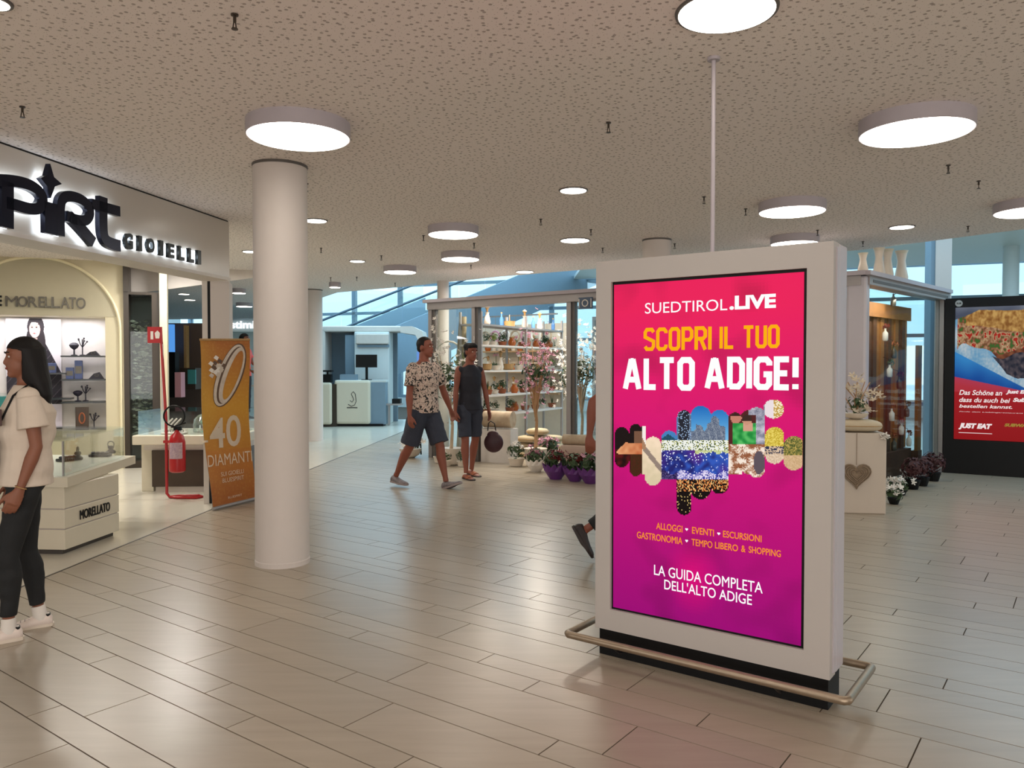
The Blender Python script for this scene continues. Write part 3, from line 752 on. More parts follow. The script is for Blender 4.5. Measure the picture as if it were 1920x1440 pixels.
    if hs == 'long':
        def hp_(x, y, z): return hc+HR @ Vector((x*k, y*k, z*k))
        ell(b, hp_(0, -.014, .032), (.086*k, .100*k, .098*k), HR, 20, 14)
        A_ = HR @ Vector((1, 0, 0)); B_ = HR @ Vector((0, 1, 0))
        loft(b, [(hp_(0, y, z), A_*rx*k, B_*ry*k) for y, z, rx, ry in ((-.02, .06, .090, .098), (-.03, 0, .096, .092), (-.042, -.07, .104, .084), (-.06, -.15, .122, .075), (-.075, -.22, .128, .060), (-.085, -.29, .10, .036))], 20)
    else:
        ell(b, hc+HR @ Vector((0, -.016*k, .040*k)), (.081*k, .096*k, (.086 if hs != 'bun' else .09)*k), HR, 20, 14)
        ell(b, hc+HR @ Vector((0, -.055*k, -.008*k)), (.062*k, .048*k, .055*k), HR)
        if hs == 'fringe':
            ell(b, hc+HR @ Vector((0, .03*k, .082*k)), (.070*k, .055*k, .045*k), HR); ell(b, hc+HR @ Vector((.03*k, -.04*k, .07*k)), (.06*k, .06*k, .05*k), HR)
            ell(b, hc+HR @ Vector((0, -.06*k, -.03*k)), (.066*k, .05*k, .06*k), HR)
    def cutface(me):
        # leave the face free: push hair vertices in front of the face back into the head
        inv = HR.transposed(); lim = P.get('hairline', .045)
        for v in me.vertices:
            q = inv @ (v.co-hc)
            if q.y > .02*k and q.z < (lim+.25*(q.y/k-.02))*k and q.z > -.14*k:
                q.y = .02*k - max(0, abs(q.x)-.06*k)*.2; v.co = hc+HR @ q
    if hs != 'none': remeshed('hair', b, vx, P.get('haircol', M['hair']), root, 2, cutface)
    # ---- trousers or shorts
    pm = P.get('legwear', M['blackcloth']); pl = P.get('leg_len', .93); ease = P.get('ease', .010)*k
    b = BM()
    Tb = [(pel-up*.10*k, .10, .085), (pel-up*.05*k, .150, .112), (pel+up*.04*k, .160, .115), (pel+up*.10*k, .148 if not fem else .135, .104)]
    loft(b, [(c, X*(a*k*g+ease*.3), Y*(bb*k*g+ease*.3)) for c, a, bb in Tb], 20)
    for s, n in ((1, 'r'), (-1, 'l')):
        hip, kn, an = J['hip'+n], J['kn'+n], J['an'+n]; back = -Vector((0, 1, 0)); x1, y1 = frame_of(kn-hip); x2, y2 = frame_of(an-kn)
        th = [(t, r) for t, r in ((-.06, .080), (.1, .088), (.5, .075), (.85, .060), (1, .056))]
        if pl <= .5:
            tt = pl*2; fl = P.get('flare', .012)
            secs = [(hip+(kn-hip)*t, x1*(r*k*g+ease+fl*k*t), y1*(r*k*g+ease+fl*k*t)) for t, r in ((-.06, .080), (.1, .088), (.5, .076), (tt, .066))]
            loft(b, secs, 18)
        else:
            loft(b, [(hip+(kn-hip)*t, x1*(r*k*g+ease), y1*(r*k*g+ease)) for t, r in th], 18); ell(b, kn, (.056*k+ease,)*3)
            tt = (pl-.5)*2
            sh_ = [(0, .054, 0), (.28, .060, .012), (.6, .047, .006), (tt, .040, 0)]
            loft(b, [(kn+(an-kn)*t+back*o_*k, x2*(r*k+ease), y2*(r*k+ease)) for t, r, o_ in sh_], 18)
    def folds(me):
        for v in me.vertices:
            w_ = noise.noise(Vector((v.co.x*9, v.co.y*9, v.co.z*16)))
            v.co += Vector((v.co.x*.06, v.co.y*.06, 0))*w_
    remeshed(P.get('leg_name', 'trousers'), b, vx, pm, root, 2, folds)
    # ---- top
    b = BM(); e2 = P.get('top_ease', .016)*k; hem = P.get('hem', -.06)
    if P.get('sleeve', .6) > 0: shx = 1.0
    Tt = [(pel+up*hem*k, .158, .118), (pel+up*.04*k, .155, .112), (pel+up*.16*k, .142 if not fem else .132, .102), (pel+up*.28*k, ch+.006, .118 if not fem else .122), (pel+up*.38*k, ch+.014, .115), (pel+up*.455*k, ch+.004, .095), (pel+up*.505*k, .092, .070), (pel+up*.53*k, .066, .058)]
    loft(b, [(c, X*(a*k*g+e2*(1 if i < 5 else .5)), Y*(bb*k*g+e2*(1 if i < 5 else .5))) for i, (c, a, bb) in enumerate(Tt)], 22)
    for s, n in ((1, 'r'), (-1, 'l')):
        sh, el = J['sh'+n], J['el'+n]; sl = P.get('sleeve', .6)
        ell(b, sh+Vector((-s*.02*k, 0, -.002*k)), (.066*k, .064*k, .062*k) if sl > .2 else (.046*k, .056*k, .050*k))
        if sl > .2:
            x_, y_ = frame_of(el-sh); loft(b, [(sh, x_*.063*k, y_*.063*k), (sh+(el-sh)*sl*.6, x_*(.058*k+e2*.5), y_*(.058*k+e2*.5)), (sh+(el-sh)*sl, x_*(.054*k+e2), y_*(.054*k+e2))], 18)
    def folds2(me):
        for v in me.vertices:
            w_ = noise.noise(Vector((v.co.x*8, v.co.y*8, v.co.z*13+5)))
            v.co += Vector((v.co.x*.05, v.co.y*.09, 0))*w_
    top = remeshed(P.get('top_name', 'shirt'), b, vx, P.get('top', M['whitecloth']), root, 2, folds2)
    # ---- shoes
    for s, n in ((1, 'r'), (-1, 'l')):
        fd, fu, fs, an = J['fd'+n], J['fu'+n], J['fs'+n], J['an'+n]; sol = an-fu*.058*k
        st = P.get('shoe', 'sneaker')
        b = BM()
        if st == 'sneaker':
            loft(b, [(sol-fd*.068*k+fu*.012*k, fs*.026*k, fu*.022*k), (sol-fd*.05*k+fu*.018*k, fs*.038*k, fu*.044*k), (sol+fd*.02*k+fu*.012*k, fs*.042*k, fu*.044*k), (sol+fd*.075*k+fu*.0*k, fs*.046*k, fu*.036*k), (sol+fd*.13*k-fu*.002*k, fs*.049*k, fu*.024*k), (sol+fd*.185*k-fu*.004*k, fs*.040*k, fu*.018*k), (sol+fd*.205*k-fu*.006*k, fs*.018*k, fu*.010*k)], 16)
        else:   # sandal straps
            for t, r in ((.10, .048), (.06, .045), (-.03, .038)):
                loft(b, [(sol+fd*(t-.016)*k, fs*r*k, fu*.040*k*(1.0 if t < .08 else .75)), (sol+fd*(t+.016)*k, fs*r*k, fu*.040*k*(1.0 if t < .08 else .70))], 14)
        sh_o = remeshed('shoe' if st == 'sneaker' else 'sandal', b, .006, P.get('shoe_mat', M['shoewhite']), root, 1)
        b = BM(); rim = []
        for t, w_ in ((-.075, .012), (-.066, .030), (-.04, .038), (.03, .040), (.08, .045), (.13, .050), (.18, .042), (.205, .026), (.215, .008)): rim.append((t, w_))
        outline = [sol+fd*t*k+fs*w_*k for t, w_ in rim]+[sol+fd*t*k-fs*w_*k for t, w_ in rim[::-1]]
        lo = [b.verts.new(p-fu*.021*k) for p in outline]; hi = [b.verts.new(p-fu*.002*k) for p in outline]
        b.faces.new(lo); b.faces.new(hi[::-1])
        for i in range(len(lo)): b.faces.new((lo[i], hi[i], hi[(i+1) % len(lo)], lo[(i+1) % len(lo)]))
        ob('sole', b, P.get('sole_mat', M['shoegrey']), sh_o)
        if P.get('sock'):
            b = BM(); x_, y_ = frame_of(J['kn'+n]-an); u_ = (J['kn'+n]-an).normalized()
            loft(b, [(an-u_*.03*k, x_*.040*k, y_*.040*k), (an+u_*P['sock']*k, x_*.0375*k, y_*.0375*k)], 16); ob('sock', b, P.get('sock_mat', M['petal_white']), root, smooth=True)
    J.update(hc=hc, neck=neck, pel=pel, chest=chest, HR=HR, k=k, up=up)
    return root, J, top
def face(dx, dy):   # yaw so that local +y points to world (dx,dy)
    return math.atan2(-dx, dy)

# ---- woman at the left, profile towards the shop (faces -x)
foot = gp(62, 1187)
wp, WJ, wtop = person((foot.x-.03, foot.y, 0), face(-.84, -.54), 1.655, 'woman with long dark hair, white t-shirt, black leggings and white sneakers at the left edge',
    dict(female=True, voxel=.0062, hair='long', head_yaw=.15, head_pitch=-.05, lean=-.04, skin=M['skin'], w=1.0,
         arm_l=(-.12, .10, .34, .06), arm_r=(-.10, .08, .35, .05), leg_l=(.22, .02, .0, 0, 0, .05), leg_r=(.0, .03, -.16, 0, 0, .05),
         leg_len=.92, ease=.003, legwear=M['blackcloth'], leg_name='leggings', top=M['whitecloth'], top_name='t_shirt', top_ease=.03, hem=-.05, sleeve=.62,
         shoe_mat=M['shoewhite'], sole_mat=M['pot_white'], sock=.055))
# pocket print, shoulder strap, bracelet
k = WJ['k']
b = BM(); 
ch_ = WJ['pel']+WJ['up']*.33*k+Vector((-.085, .128, 0))
box(b, -.045, .045, -.006, .006, -.045, .045, .003); o = ob('breast_pocket', b, mat('pocket_print', (60, 44, 46), .8, col2=(110, 88, 86), scale=90), wp, (ch_.x-.03, ch_.y+.017, ch_.z+.02)); o.rotation_euler = (0, 0, .55); tag(o, 'dark patterned breast pocket')
for s, nm in ((1, 'r'), (-1, 'l')):
    sh = WJ['sh'+nm]
    b = BM(); tube(b, [sh+Vector((-s*.055, -.09, -.10)), sh+Vector((-s*.065, -.055, .035)), sh+Vector((-s*.06, .0, .068)), sh+Vector((-s*.045, .07, .01)), sh+Vector((-s*.03, .125, -.12))], .006, 6); ob('strap', b, M['black'], wp)
wr = WJ['wrl']; d = WJ['hdl']; x_, y_ = frame_of(d)
b = BM(); tube(b, [wr-d*.015+x_*.027*math.cos(a)+y_*.027*math.sin(a) for a in [2*PI*i/16 for i in range(16)]], .0032, 6, closed=True); ob('bracelet', b, M['gold'], wp)
for s, nm in ((1, 'r'), (-1, 'l')):
    an, fd, fu, fs = WJ['an'+nm], WJ['fd'+nm], WJ['fu'+nm], WJ['fs'+nm]
    b = BM(); c0 = an-fd*.046*k-fu*.014*k
    loft(b, [(c0-fu*.015*k+fd*.002, fs*.030*k, fd*.016*k), (c0+fu*.014*k+fd*.004*k, fs*.030*k, fd*.015*k)], 14); ob('heel_tab', b, M['blackmetal'], wp, smooth=True)
    for i in range(4):
        c1 = an-fu*.058*k+fd*(.055+.022*i)*k+fu*(.036-.0055*i)*k
        b = BM(); tube(b, [c1-fs*.022*k, c1+fu*.004*k, c1+fs*.022*k], .003, 6); ob('lace', b, M['shoegrey'], wp)
# her dark shoulder bag
t = empty('shoulder_bag', (foot.x-.03, foot.y, 0), face(-.84, -.54), 'black shoulder bag at the front hip of the woman in white', 'bag')
b = BM(); box(b, -.11, .11, .15, .23, .88, 1.10, .03, 3); ob('pouch', b, M['blackcloth'], t, smooth=True)
b = BM(); tube(b, [(-.10, .19, 1.09), (-.07, .20, 1.2), (-.075, .15, 1.33)], .006, 6); ob('handle', b, M['black'], t)

# ---- the couple
def floral():
    m = mat('floral_print', (196, 178, 166), .8); N = m.node_tree.nodes; L = m.node_tree.links; b = N['Principled BSDF']; tc = N['Texture Coordinate']
    nz = N['Noise Texture']; nz.inputs['Scale'].default_value = 27; nz.inputs['Detail'].default_value = 3; nz.inputs['Distortion'].default_value = 1.2
    cr = N.new('ShaderNodeValToRGB'); cr.color_ramp.interpolation = 'CONSTANT'; e = cr.color_ramp.elements
    e[0].color = lin((34, 32, 34)); e[1].position = .43; e[1].color = lin((96, 82, 78))
    for p, c in ((.46, (206, 186, 172)), (.60, (150, 108, 98)), (.64, (214, 196, 184)), (.72, (44, 40, 44))):
        q = e.new(p); q.color = lin(c)
    L.new(nz.outputs['Fac'], cr.inputs[0]); L.new(cr.outputs[0], b.inputs['Base Color']); return m
M['floral'] = floral()
mf = gp(806, 914); wf = gp(880, 897)
mp_, MJ, mtop = person((mf.x-.07, mf.y, 0), face(.80, -.60), 1.88, 'man in a floral short-sleeved shirt and denim shorts walking hand in hand',
    dict(hair='short', hairline=.075, head_yaw=.25, voxel=.0085, skin=M['skin2'], w=1.13,
         arm_r=(.05, .20, .12, .12), arm_l=(.05, .42, .12, .40), leg_r=(-.28, .06, -.55, .02, .05, .1), leg_l=(.36, .04, .20, .02, -.35, .05),
         lift_r=0, leg_len=.46, ease=.014, flare=.02, legwear=M['denim'], leg_name='shorts', top=M['floral'], top_name='shirt', top_ease=.018, hem=-.05, sleeve=.75,
         shoe_mat=M['sneaker'], sole_mat=M['shoegrey'], grip_l=.5))
wp2, W2, _ = person((wf.x, wf.y+.1, 0), face(.55, -.83), 1.80, 'short-haired woman in a sleeveless dark blouse and denim shorts beside the man',
    dict(female=True, hair='fringe', hairline=.05, head_yaw=.12, head_pitch=-.1, voxel=.0085, skin=M['skin2'], w=1.0,
         arm_r=(.0, .14, .12, .10), arm_l=(.05, .22, .15, .12), leg_r=(.16, .03, .05, .0, 0, .05), leg_l=(-.08, .03, -.25, .0, .05, .05),
         leg_len=.44, ease=.010, flare=.008, legwear=M['denim'], leg_name='shorts', top=M['darkcloth'], top_name='blouse', top_ease=.012, hem=-.06, sleeve=0,
         shoe='sandal', shoe_mat=M['terra'], sole_mat=M['shoedark'], grip_r=.5))
# her maroon handbag
hw = wp2.matrix_basis @ (W2['wrl']+W2['hdl']*.155)
t = empty('handbag', (hw.x, hw.y, 0), 0, 'dark maroon handbag carried low by the woman in denim shorts', 'bag')
b = BM(); ell(b, (.04, 0, hw.z-.29), (.13, .06, .135), None, 24, 16); ell(b, (.03, 0, hw.z-.19), (.08, .035, .06), None, 20, 12)
ob('pouch', b, mat('maroon_leather', (58, 26, 36), .5, var=.3), t, smooth=True)
b = BM(); tube(b, [(-.04, 0, hw.z-.13), (-.03, 0, hw.z-.03), (.0, 0, hw.z), (.05, 0, hw.z-.03), (.07, 0, hw.z-.13)], .008, 8); ob('handle', b, M['shoedark'], t, smooth=True)
# ---- person mostly hidden behind the kiosk, walking right
pf = gp(1190, 1035)
person((.86, 6.05, 0), face(.98, -.1), 1.74, 'person hidden behind the kiosk, only a bare arm and a lifted dark shoe showing',
    dict(hair='short', voxel=.012, skin=M['skin2'], arm_l=(.30, .2, .6, .15), arm_r=(-.98, .12, -.10, .05), leg_l=(.25, .03, .1, 0, 0, .05), leg_r=(.12, .03, -.98, .0, 1.0, .0),
         leg_len=.93, ease=.012, legwear=M['blackcloth'], top=mat('rust_top', (120, 44, 36), .8), top_name='t_shirt', sleeve=.5, shoe_mat=M['shoedark'], sole_mat=M['shoedark']))
# ---- distant shopper seen past the orange banner, standing on the raised step
t = person((-5.33, 15.6, .43), face(1, -.2), 1.70, 'distant dark-haired figure in a coral top past the orange banner',
    dict(female=True, hair='long', voxel=.02, arm_l=(.3, .1, 1.2, .0), arm_r=(.2, .1, 1.0, 0), leg_l=(.05, .02, 0, 0), leg_r=(-.05, .02, 0, 0), legwear=M['darkcloth'], top=mat('coral_top', (232, 92, 88), .7), top_name='t_shirt', shoe_mat=M['shoedark']))
# ================================================================== JEWELLERY SHOP (left)
F0 = dp(0, 265, 5.25); FE = Vector((.164, .9865, 0)).normalized()
FP = Plane((-3.43, 5.25), FE)                 # fascia front, x=0 at the picture's left edge
FL = FP.hit(430, 500)[0]; FB = 2.41
fas = tag(empty('trim_3', FP.P, FP.rot), kind='structure')
M['fascia'] = mat('fascia_lacquer', (192, 183, 172), .22, var=.02, spec=.6)
ob('fascia_board', bx(-3.0, FL, 0, .30, FB, 2.985), M['fascia'], fas)
ob('shadow_gap', bx(-3.0, FL, .01, .30, 2.985, 3.0), M['black'], fas)
ob('bottom_lip', bx(-3.0, FL, -.012, .3, FB-.03, FB), M['white'], fas)
def FPt(x, y, sx=3.6): return FP.hit(x/sx, 250+y/sx)
M['navy'] = mat('navy_metal', (24, 28, 48), .25, metal=.6); M['halo'] = emat('halo_led', (225, 240, 255), 7.0)
M['darkletter'] = mat('dark_letter', (44, 48, 50), .3, metal=.4)
sign = empty('shop_sign', FP.P, FP.rot, 'backlit dark navy letters with a four-point star and small lettering on the jewellery shop fascia', 'sign')
tag(sign, 'backlit navy shop letters with a star and small side lettering on the jewellery fascia')
def stroke(bm, pts, w, y0, y1):
    """thick polyline in fascia coordinates (x,z)"""
    P_ = [Vector((a, b, 0)) for a, b in pts]
    Ls, Rs = [], []
    for i, p in enumerate(P_):
        d = (P_[min(i+1, len(P_)-1)]-P_[max(i-1, 0)]).normalized(); n = Vector((-d.y, d.x, 0))*w/2
        Ls.append(p+n); Rs.append(p-n)
    poly = [(q.x, q.y) for q in Ls]+[(q.x, q.y) for q in Rs[::-1]]
    n = len(Ls)
    for i in range(n-1):
        q = [Ls[i], Ls[i+1], Rs[i+1], Rs[i]]
        vs = [bm.verts.new((p.x, y0, p.y)) for p in q]+[bm.verts.new((p.x, y1, p.y)) for p in q]
        for f in ((0, 1, 2, 3), (7, 6, 5, 4), (0, 4, 5, 1), (3, 2, 6, 7)) + (((0, 3, 7, 4),) if i == 0 else ()) + (((1, 5, 6, 2),) if i == n-2 else ()):
            bm.faces.new([vs[k] for k in f])
    bmesh.ops.remove_doubles(bm, verts=bm.verts, dist=1e-5)
def curve(pts, n=6):
    P_ = [Vector((a, b)) for a, b in pts]; out = []
    for i in range(len(P_)-1):
        p0, p1, p2, p3 = P_[max(i-1, 0)], P_[i], P_[i+1], P_[min(i+2, len(P_)-1)]
        for j in range(n):
            t = j/n; out.append(tuple(.5*((2*p1)+(p2-p0)*t+(2*p0-5*p1+4*p2-p3)*t*t+(3*p1-p0-3*p2+p3)*t*t*t)))
    out.append(tuple(P_[-1])); return out
def letter(strokes, m, halo=True):
    o = None
    bm = BM(); hb = BM()
    for pts, w in strokes:
        q = [FPt(*p) for p in pts]; ps = curve(q) if len(q) > 2 else q
        b1 = BM(); stroke(b1, ps, w, -.085, -.045); me = bpy.data.meshes.new('t'); b1.to_mesh(me); b1.free(); bm.from_mesh(me); bpy.data.meshes.remove(me)
        b1 = BM(); stroke(b1, ps, w*.72, -.043, -.036); me = bpy.data.meshes.new('t'); b1.to_mesh(me); b1.free(); hb.from_mesh(me); bpy.data.meshes.remove(me)
    o = ob('letter', bm, m, sign); ob('led_back', hb, M['halo'], o); return o
letter([([(-120, 318), (20, 325), (125, 350), (195, 395), (222, 450), (195, 505), (135, 512), (20, 482), (-30, 470)], .078), ([(-22, 330), (-22, 640)], .10)], M['navy'])
letter([([(272, 470), (276, 682)], .115)], M['navy'])
letter([([(342, 694), (342, 500), (362, 440), (410, 428), (480, 448), (532, 492), (545, 545), (515, 588), (450, 585), (385, 560)], .078), ([(405, 560), (470, 625), (570, 738)], .085)], M['navy'])
letter([([(634, 432), (634, 640), (650, 715), (690, 745), (752, 762)], .092), ([(556, 478), (748, 530)], .080)], M['navy'])
star = []
cx, cz = FPt(272, 330); T_ = [FPt(268, 208), FPt(348, 345), FPt(272, 440), FPt(203, 305)]
inner = [FPt(294, 298), FPt(300, 362), FPt(248, 362), FPt(246, 285)]
for i in range(4): star += [T_[i], inner[i]]
bm = BM(); prism(bm, star, -.085, -.045, 'y'); s_o = ob('star', bm, M['navy'], sign)
bm = BM(); prism(bm, [(cx+(a-cx)*.8, cz+(b-cz)*.8) for a, b in star], -.043, -.036, 'y'); ob('led_back', bm, M['halo'], s_o)
for ch, x0, x1, y0, y1 in (('G', 800, 856, 668, 790), ('I', 894, 918, 690, 798), ('O', 952, 1003, 704, 812), ('I', 1040, 1063, 722, 828), ('E', 1096, 1138, 742, 846), ('L', 1168, 1208, 758, 862), ('L', 1236, 1274, 774, 876), ('I', 1296, 1320, 788, 888)):
    a, zt = FPt(x0, y0); b, zb = FPt(x1, y1); 
    lt = link_mesh('letter', text_mesh(ch, a, b, zb, zt, -.03, .03, .05), M['darkletter'], sign)
    w_ = b-a
    ob('led_back', bx(a-.004, b+.004, -.028, -.022, zb+.01, zt-.01), M['halo'], lt)

# ---- shop interior: back wall with arch and lit niche
WP = Plane((-7.9, 10.53), (.933, .36))
W = tag(empty('wall_shop', WP.P, WP.rot), kind='structure')
def wh(px, py): return WP.hit(px, py)
xr = wh(232, 600)[0]; nx1 = wh(197, 600)[0]; nz1 = wh(197, 594)[1]; nz0 = wh(197, 806)[1]; nx0 = -1.6
ac, _ = wh(72, 600); ar = wh(226, 650)[0]-ac; _, atop = wh(72, 482); az = atop-ar
b = BM(); box(b, -6, nx0, 0, .5, 0, 3.0); box(b, nx1, xr, 0, .5, 0, 3.0); box(b, nx0, nx1, 0, .5, 0, nz0); box(b, nx0, nx1, 0, .5, nz1, 3.0)
ob('wall_panel', b, M['cream'], W)
ob('niche_back', bx(nx0-.02, nx1+.02, .5, .54, nz0-.02, nz1+.02), mat('niche_lining', (232, 228, 230), .5), W)
pts = [(ac-ar*math.cos(a), az+ar*math.sin(a)) for a in [PI*i/40 for i in range(41)]]
pts = [(ac-ar, 0)]+pts+[(ac+ar, 0)]
b = BM(); tube(b, [(x, -.012, z) for x, z in pts], .022, 8); ob('arch_moulding', b, mat('arch_light', (236, 226, 190), .5), W, smooth=True)
b = BM(); outer = pts; 
arch_poly = [(x, z) for x, z in pts]
# recess tone panel inside the arch (above the niche)
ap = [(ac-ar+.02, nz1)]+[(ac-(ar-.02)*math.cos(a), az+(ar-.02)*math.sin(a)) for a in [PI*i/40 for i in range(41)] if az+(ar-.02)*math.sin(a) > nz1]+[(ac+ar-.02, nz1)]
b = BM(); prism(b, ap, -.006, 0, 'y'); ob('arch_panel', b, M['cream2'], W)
area = area_light('niche_light', (0, 0, 0), .3, 15, (1, .97, 1), size_y=2.4)
q = WP.P+WP.e*((nx0+nx1)/2+.6)-WP.n*.22; area.location = (q.x, q.y, nz1-.02); area.rotation_euler = (0, 0, WP.rot+PI/2)
st = empty('brand_lettering', WP.P, WP.rot, 'silver serif letters on the cream arch above the lit niche', 'sign')
M['silver'] = mat('silver_letter', (92, 88, 80), .3, metal=.6)
spx = [(11, 34), (34, 52), (53, 71), (73, 84), (85, 96), (97, 113), (114, 131), (130, 143), (143, 161)]
for ch, (a_, b2) in zip('MORELLATO', spx):
    a, zt = wh(a_, 555+a_*.02); b_2, zb = wh(b2, 574+b2*.035); link_mesh('letter', text_mesh(ch, a, b_2, zb, zt, -.02, .02, .01), M['silver'], st)
for i in range(3):
    a, zt = wh(-8, 554+i*8); b_2, zb = wh(4, 558+i*8); ob('bar', bx(a, b_2, -.03, -.01, zb, zt), M['black'], st)
# poster of a woman in the niche (flat print)
def bust(s, t):
    bgc = mixc((214, 206, 222), (240, 238, 244), t)
    x, y = s*110-4, 594+(1-t)*212      # target pixels
    if math.hypot((x-53)/11, (y-615)/16) < 1 and not (x > 60 and y < 606) and y > 601+(x-48)*.1:
        if abs(y-611) < 1.1 and 2.6 < abs(x-52) < 6.2: return (70, 48, 50)
        if abs(y-608) < .6 and 2.4 < abs(x-52) < 7: return (110, 78, 72)
        if abs(y-623) < 1.2-abs(x-52)*.18 and abs(x-52) < 4: return (176, 84, 88)
        if abs(x-52.6) < .7 and 612 < y < 618: return (222, 176, 166)
        return mixc((226, 180, 172), (250, 220, 210), 1-abs(x-51)/13)
    if math.hypot((x-55)/17, (y-610)/22) < 1 or (math.hypot((x-66)/9, (y-650)/38) < 1) or (math.hypot((x-42)/6, (y-634)/18) < 1): return (40, 32, 40)
    if abs(x-54) < 9 and 622 < y < 664: return (232, 190, 182)
    if y > 636 and abs(x-53) < 18+(y-636)*.55 and y < 760: return (38, 34, 46) if (x+y) % 17 > 1.5 else (90, 80, 90)
    return bgc
A_, B_ = wh(-4, 590), wh(106, 760)
pst = empty('portrait_poster', WP.P, WP.rot, 'portrait poster of a dark-haired woman in a black jacket in the lit niche', 'poster')
link_mesh('print', print_mesh('print', lambda s, t: (A_[0]+(B_[0]-A_[0])*s, .44, nz0+.02+(nz1-nz0-.04)*t), 150, 230, bust), pmat('poster_print', .05, 1, .6), pst)
ob('backing', bx(A_[0], B_[0], .442, .455, nz0+.02, nz1-.02), M['white'], pst)
# glass shelves in the niche and the display pieces on them
M['shelf'] = mat('dark_shelf', (52, 56, 60), .3)
def npl(px, py): return wh(px, py)
shelves = []
for x0, x1, y in ((111, 194, 667), (112, 195, 712), (112, 196, 755), (76, 120, 700), (90, 130, 748)):
    a, z = npl(x0, y); b2, _ = npl(x1, y)
    shelves.append((a, b2, z))
    rk = tag(ob('display_shelf', bx(a, b2, .10, .435, z-.018, z+.004), M['shelf'], None, WP.P, WP.rot), 'thin dark shelf in the lit niche, %s' % {667: 'top one at right', 712: 'middle one at right', 755: 'lowest one at right', 700: 'upper one beside the portrait', 748: 'lower one at left'}[y], 'shelf', 'shelves in the lit niche')
M['velvet'] = mat('dark_display', (48, 46, 60), .5, var=.4, scale=40); M['bluebox'] = mat('blue_box', (78, 92, 138), .5, var=.3, scale=30)
def jstand(x, z, kind, h, label):
    t = empty('jewellery_stand', WP.P+WP.e*x-WP.n*.24+Vector((0, 0, z)), WP.rot, label, 'jewellery stand')
    if kind == 'bust':
        b = BM(); lathe(b, [(.04, 0), (.045, .01), (.012, .02), (.010, h*.45), (.05, h*.62), (.066, h*.8), (.05, h*.93), (.02, h)], 16); ob('bust_form', b, M['velvet'], t, smooth=True)
    elif kind == 'tree':
        b = BM(); lathe(b, [(.04, 0), (.04, .012), (.008, .02), (.008, h)], 12); ob('stem', b, M['velvet'], t)
        for i in range(5):
            an = i*1.3; b = BM(); tube(b, [(0, 0, h*.5), (.035*math.cos(an), .035*math.sin(an), h*.7), (.06*math.cos(an), .06*math.sin(an), h*(.85+.05*i))], .006, 6); ell(b, (.06*math.cos(an), .06*math.sin(an), h*(.85+.05*i)), (.013,)*3); ob('branch', b, M['velvet'], t)
    elif kind == 'box':
        b = BM(); box(b, -.05, .05, -.03, .03, 0, h, .005); ob('box_body', b, M['bluebox'], t)
        b = BM(); box(b, -.04, .04, -.034, -.030, h*.3, h*.7); ob('label_plate', b, M['silver'], t)
    else:
        b = BM(); prism(b, [(-.09, 0), (.11, 0), (.05, h), (-.02, h*.8)], -.04, .04, 'y'); ob('ramp', b, M['velvet'], t)
        b = BM(); tube(b, [(.02+.025*math.cos(a), -.045, h*.55+.02*math.sin(a)) for a in [2*PI*i/12 for i in range(12)]], .004, 6, closed=True); ob('watch', b, M['silver'], t)
s0, s1, s2, s3, s4 = shelves
jstand(wh(134, 660)[0], s0[2]+.004, 'bust', .19, 'dark necklace bust on the top niche shelf'); jstand(wh(150, 660)[0], s0[2]+.004, 'tree', .24, 'dark branching stand on the top niche shelf')
jstand(wh(168, 660)[0], s0[2]+.004, 'ramp', .07, 'low dark ramp at the right end of the top shelf')
jstand(wh(126, 700)[0], s1[2]+.004, 'box', .17, 'blue box at the left of the middle niche shelf'); jstand(wh(143, 700)[0], s1[2]+.004, 'box', .27, 'tall blue box on the middle niche shelf')
jstand(wh(175, 700)[0], s1[2]+.004, 'ramp', .10, 'dark watch ramp on the middle niche shelf')
jstand(wh(141, 745)[0], s2[2]+.004, 'bust', .16, 'small dark bust on the lowest niche shelf'); jstand(wh(156, 745)[0], s2[2]+.004, 'tree', .22, 'branching stand on the lowest niche shelf')
jstand(wh(92, 690)[0], s3[2]+.004, 'box', .14, 'pale box on the upper shelf beside the portrait')
# brown standing card with the gold ring
bz = nz0
a, _ = wh(139, 770); b2, _ = wh(164, 770)
t = empty('display_card', WP.P+Vector((0, 0, nz0)), WP.rot, 'brown standing card with an orange ring picture at the niche bottom', 'card')
ob('card', bx(a, b2, .10, .13, 0, .33), M['brown'], t)
bm = BM(); cx = (a+b2)/2; tube(bm, [(cx+.035*math.cos(q), .095, .17+.075*math.sin(q)) for q in [2*PI*i/20 for i in range(20)]], .010, 6, closed=True); ob('ring_picture', bm, M['terra'], t)
jstand(wh(172, 790)[0], nz0, 'tree', .22, 'dark stand beside the brown card at the niche bottom')
# dark brown cabinet right of the wall; leaves behind glass imitate mirror reflections
c0 = xr; c1 = wh(301, 700)[0]; zc = wh(265, 548)[1]
cab = empty('glazed_cabinet', WP.P, WP.rot, 'tall dark brown cabinet with leaves behind a rounded pane between cream wall and pillar', 'cabinet')
m0, m1 = wh(243, 700)[0], wh(286, 700)[0]; mz1 = wh(265, 553)[1]
b = BM(); box(b, c0, m0, -.04, .4, 0, zc); box(b, m1, c1, -.04, .4, 0, zc); box(b, m0, m1, -.04, .4, mz1, zc); box(b, m0, m1, -.04, .4, 0, .10); box(b, c0, c0+.07, -.06, .4, zc, wh(240, 498)[1]); ob('frame', b, M['darkbrown'], cab)
r = .07; mp2 = [(m0, .10), (m1, .10), (m1, mz1-r)]+[(m1-r+r*math.cos(q), mz1-r+r*math.sin(q)) for q in (.4, .8, 1.2)]+[(m1-r, mz1), (m0+r, mz1)]+[(m0+r-r*math.sin(q), mz1-r+r*math.cos(q)) for q in (.4, .8, 1.2)]+[(m0, mz1-r)]
b = BM(); prism(b, mp2, .06, .08, 'y'); ob('pane', b, M['glass_dark'], cab)
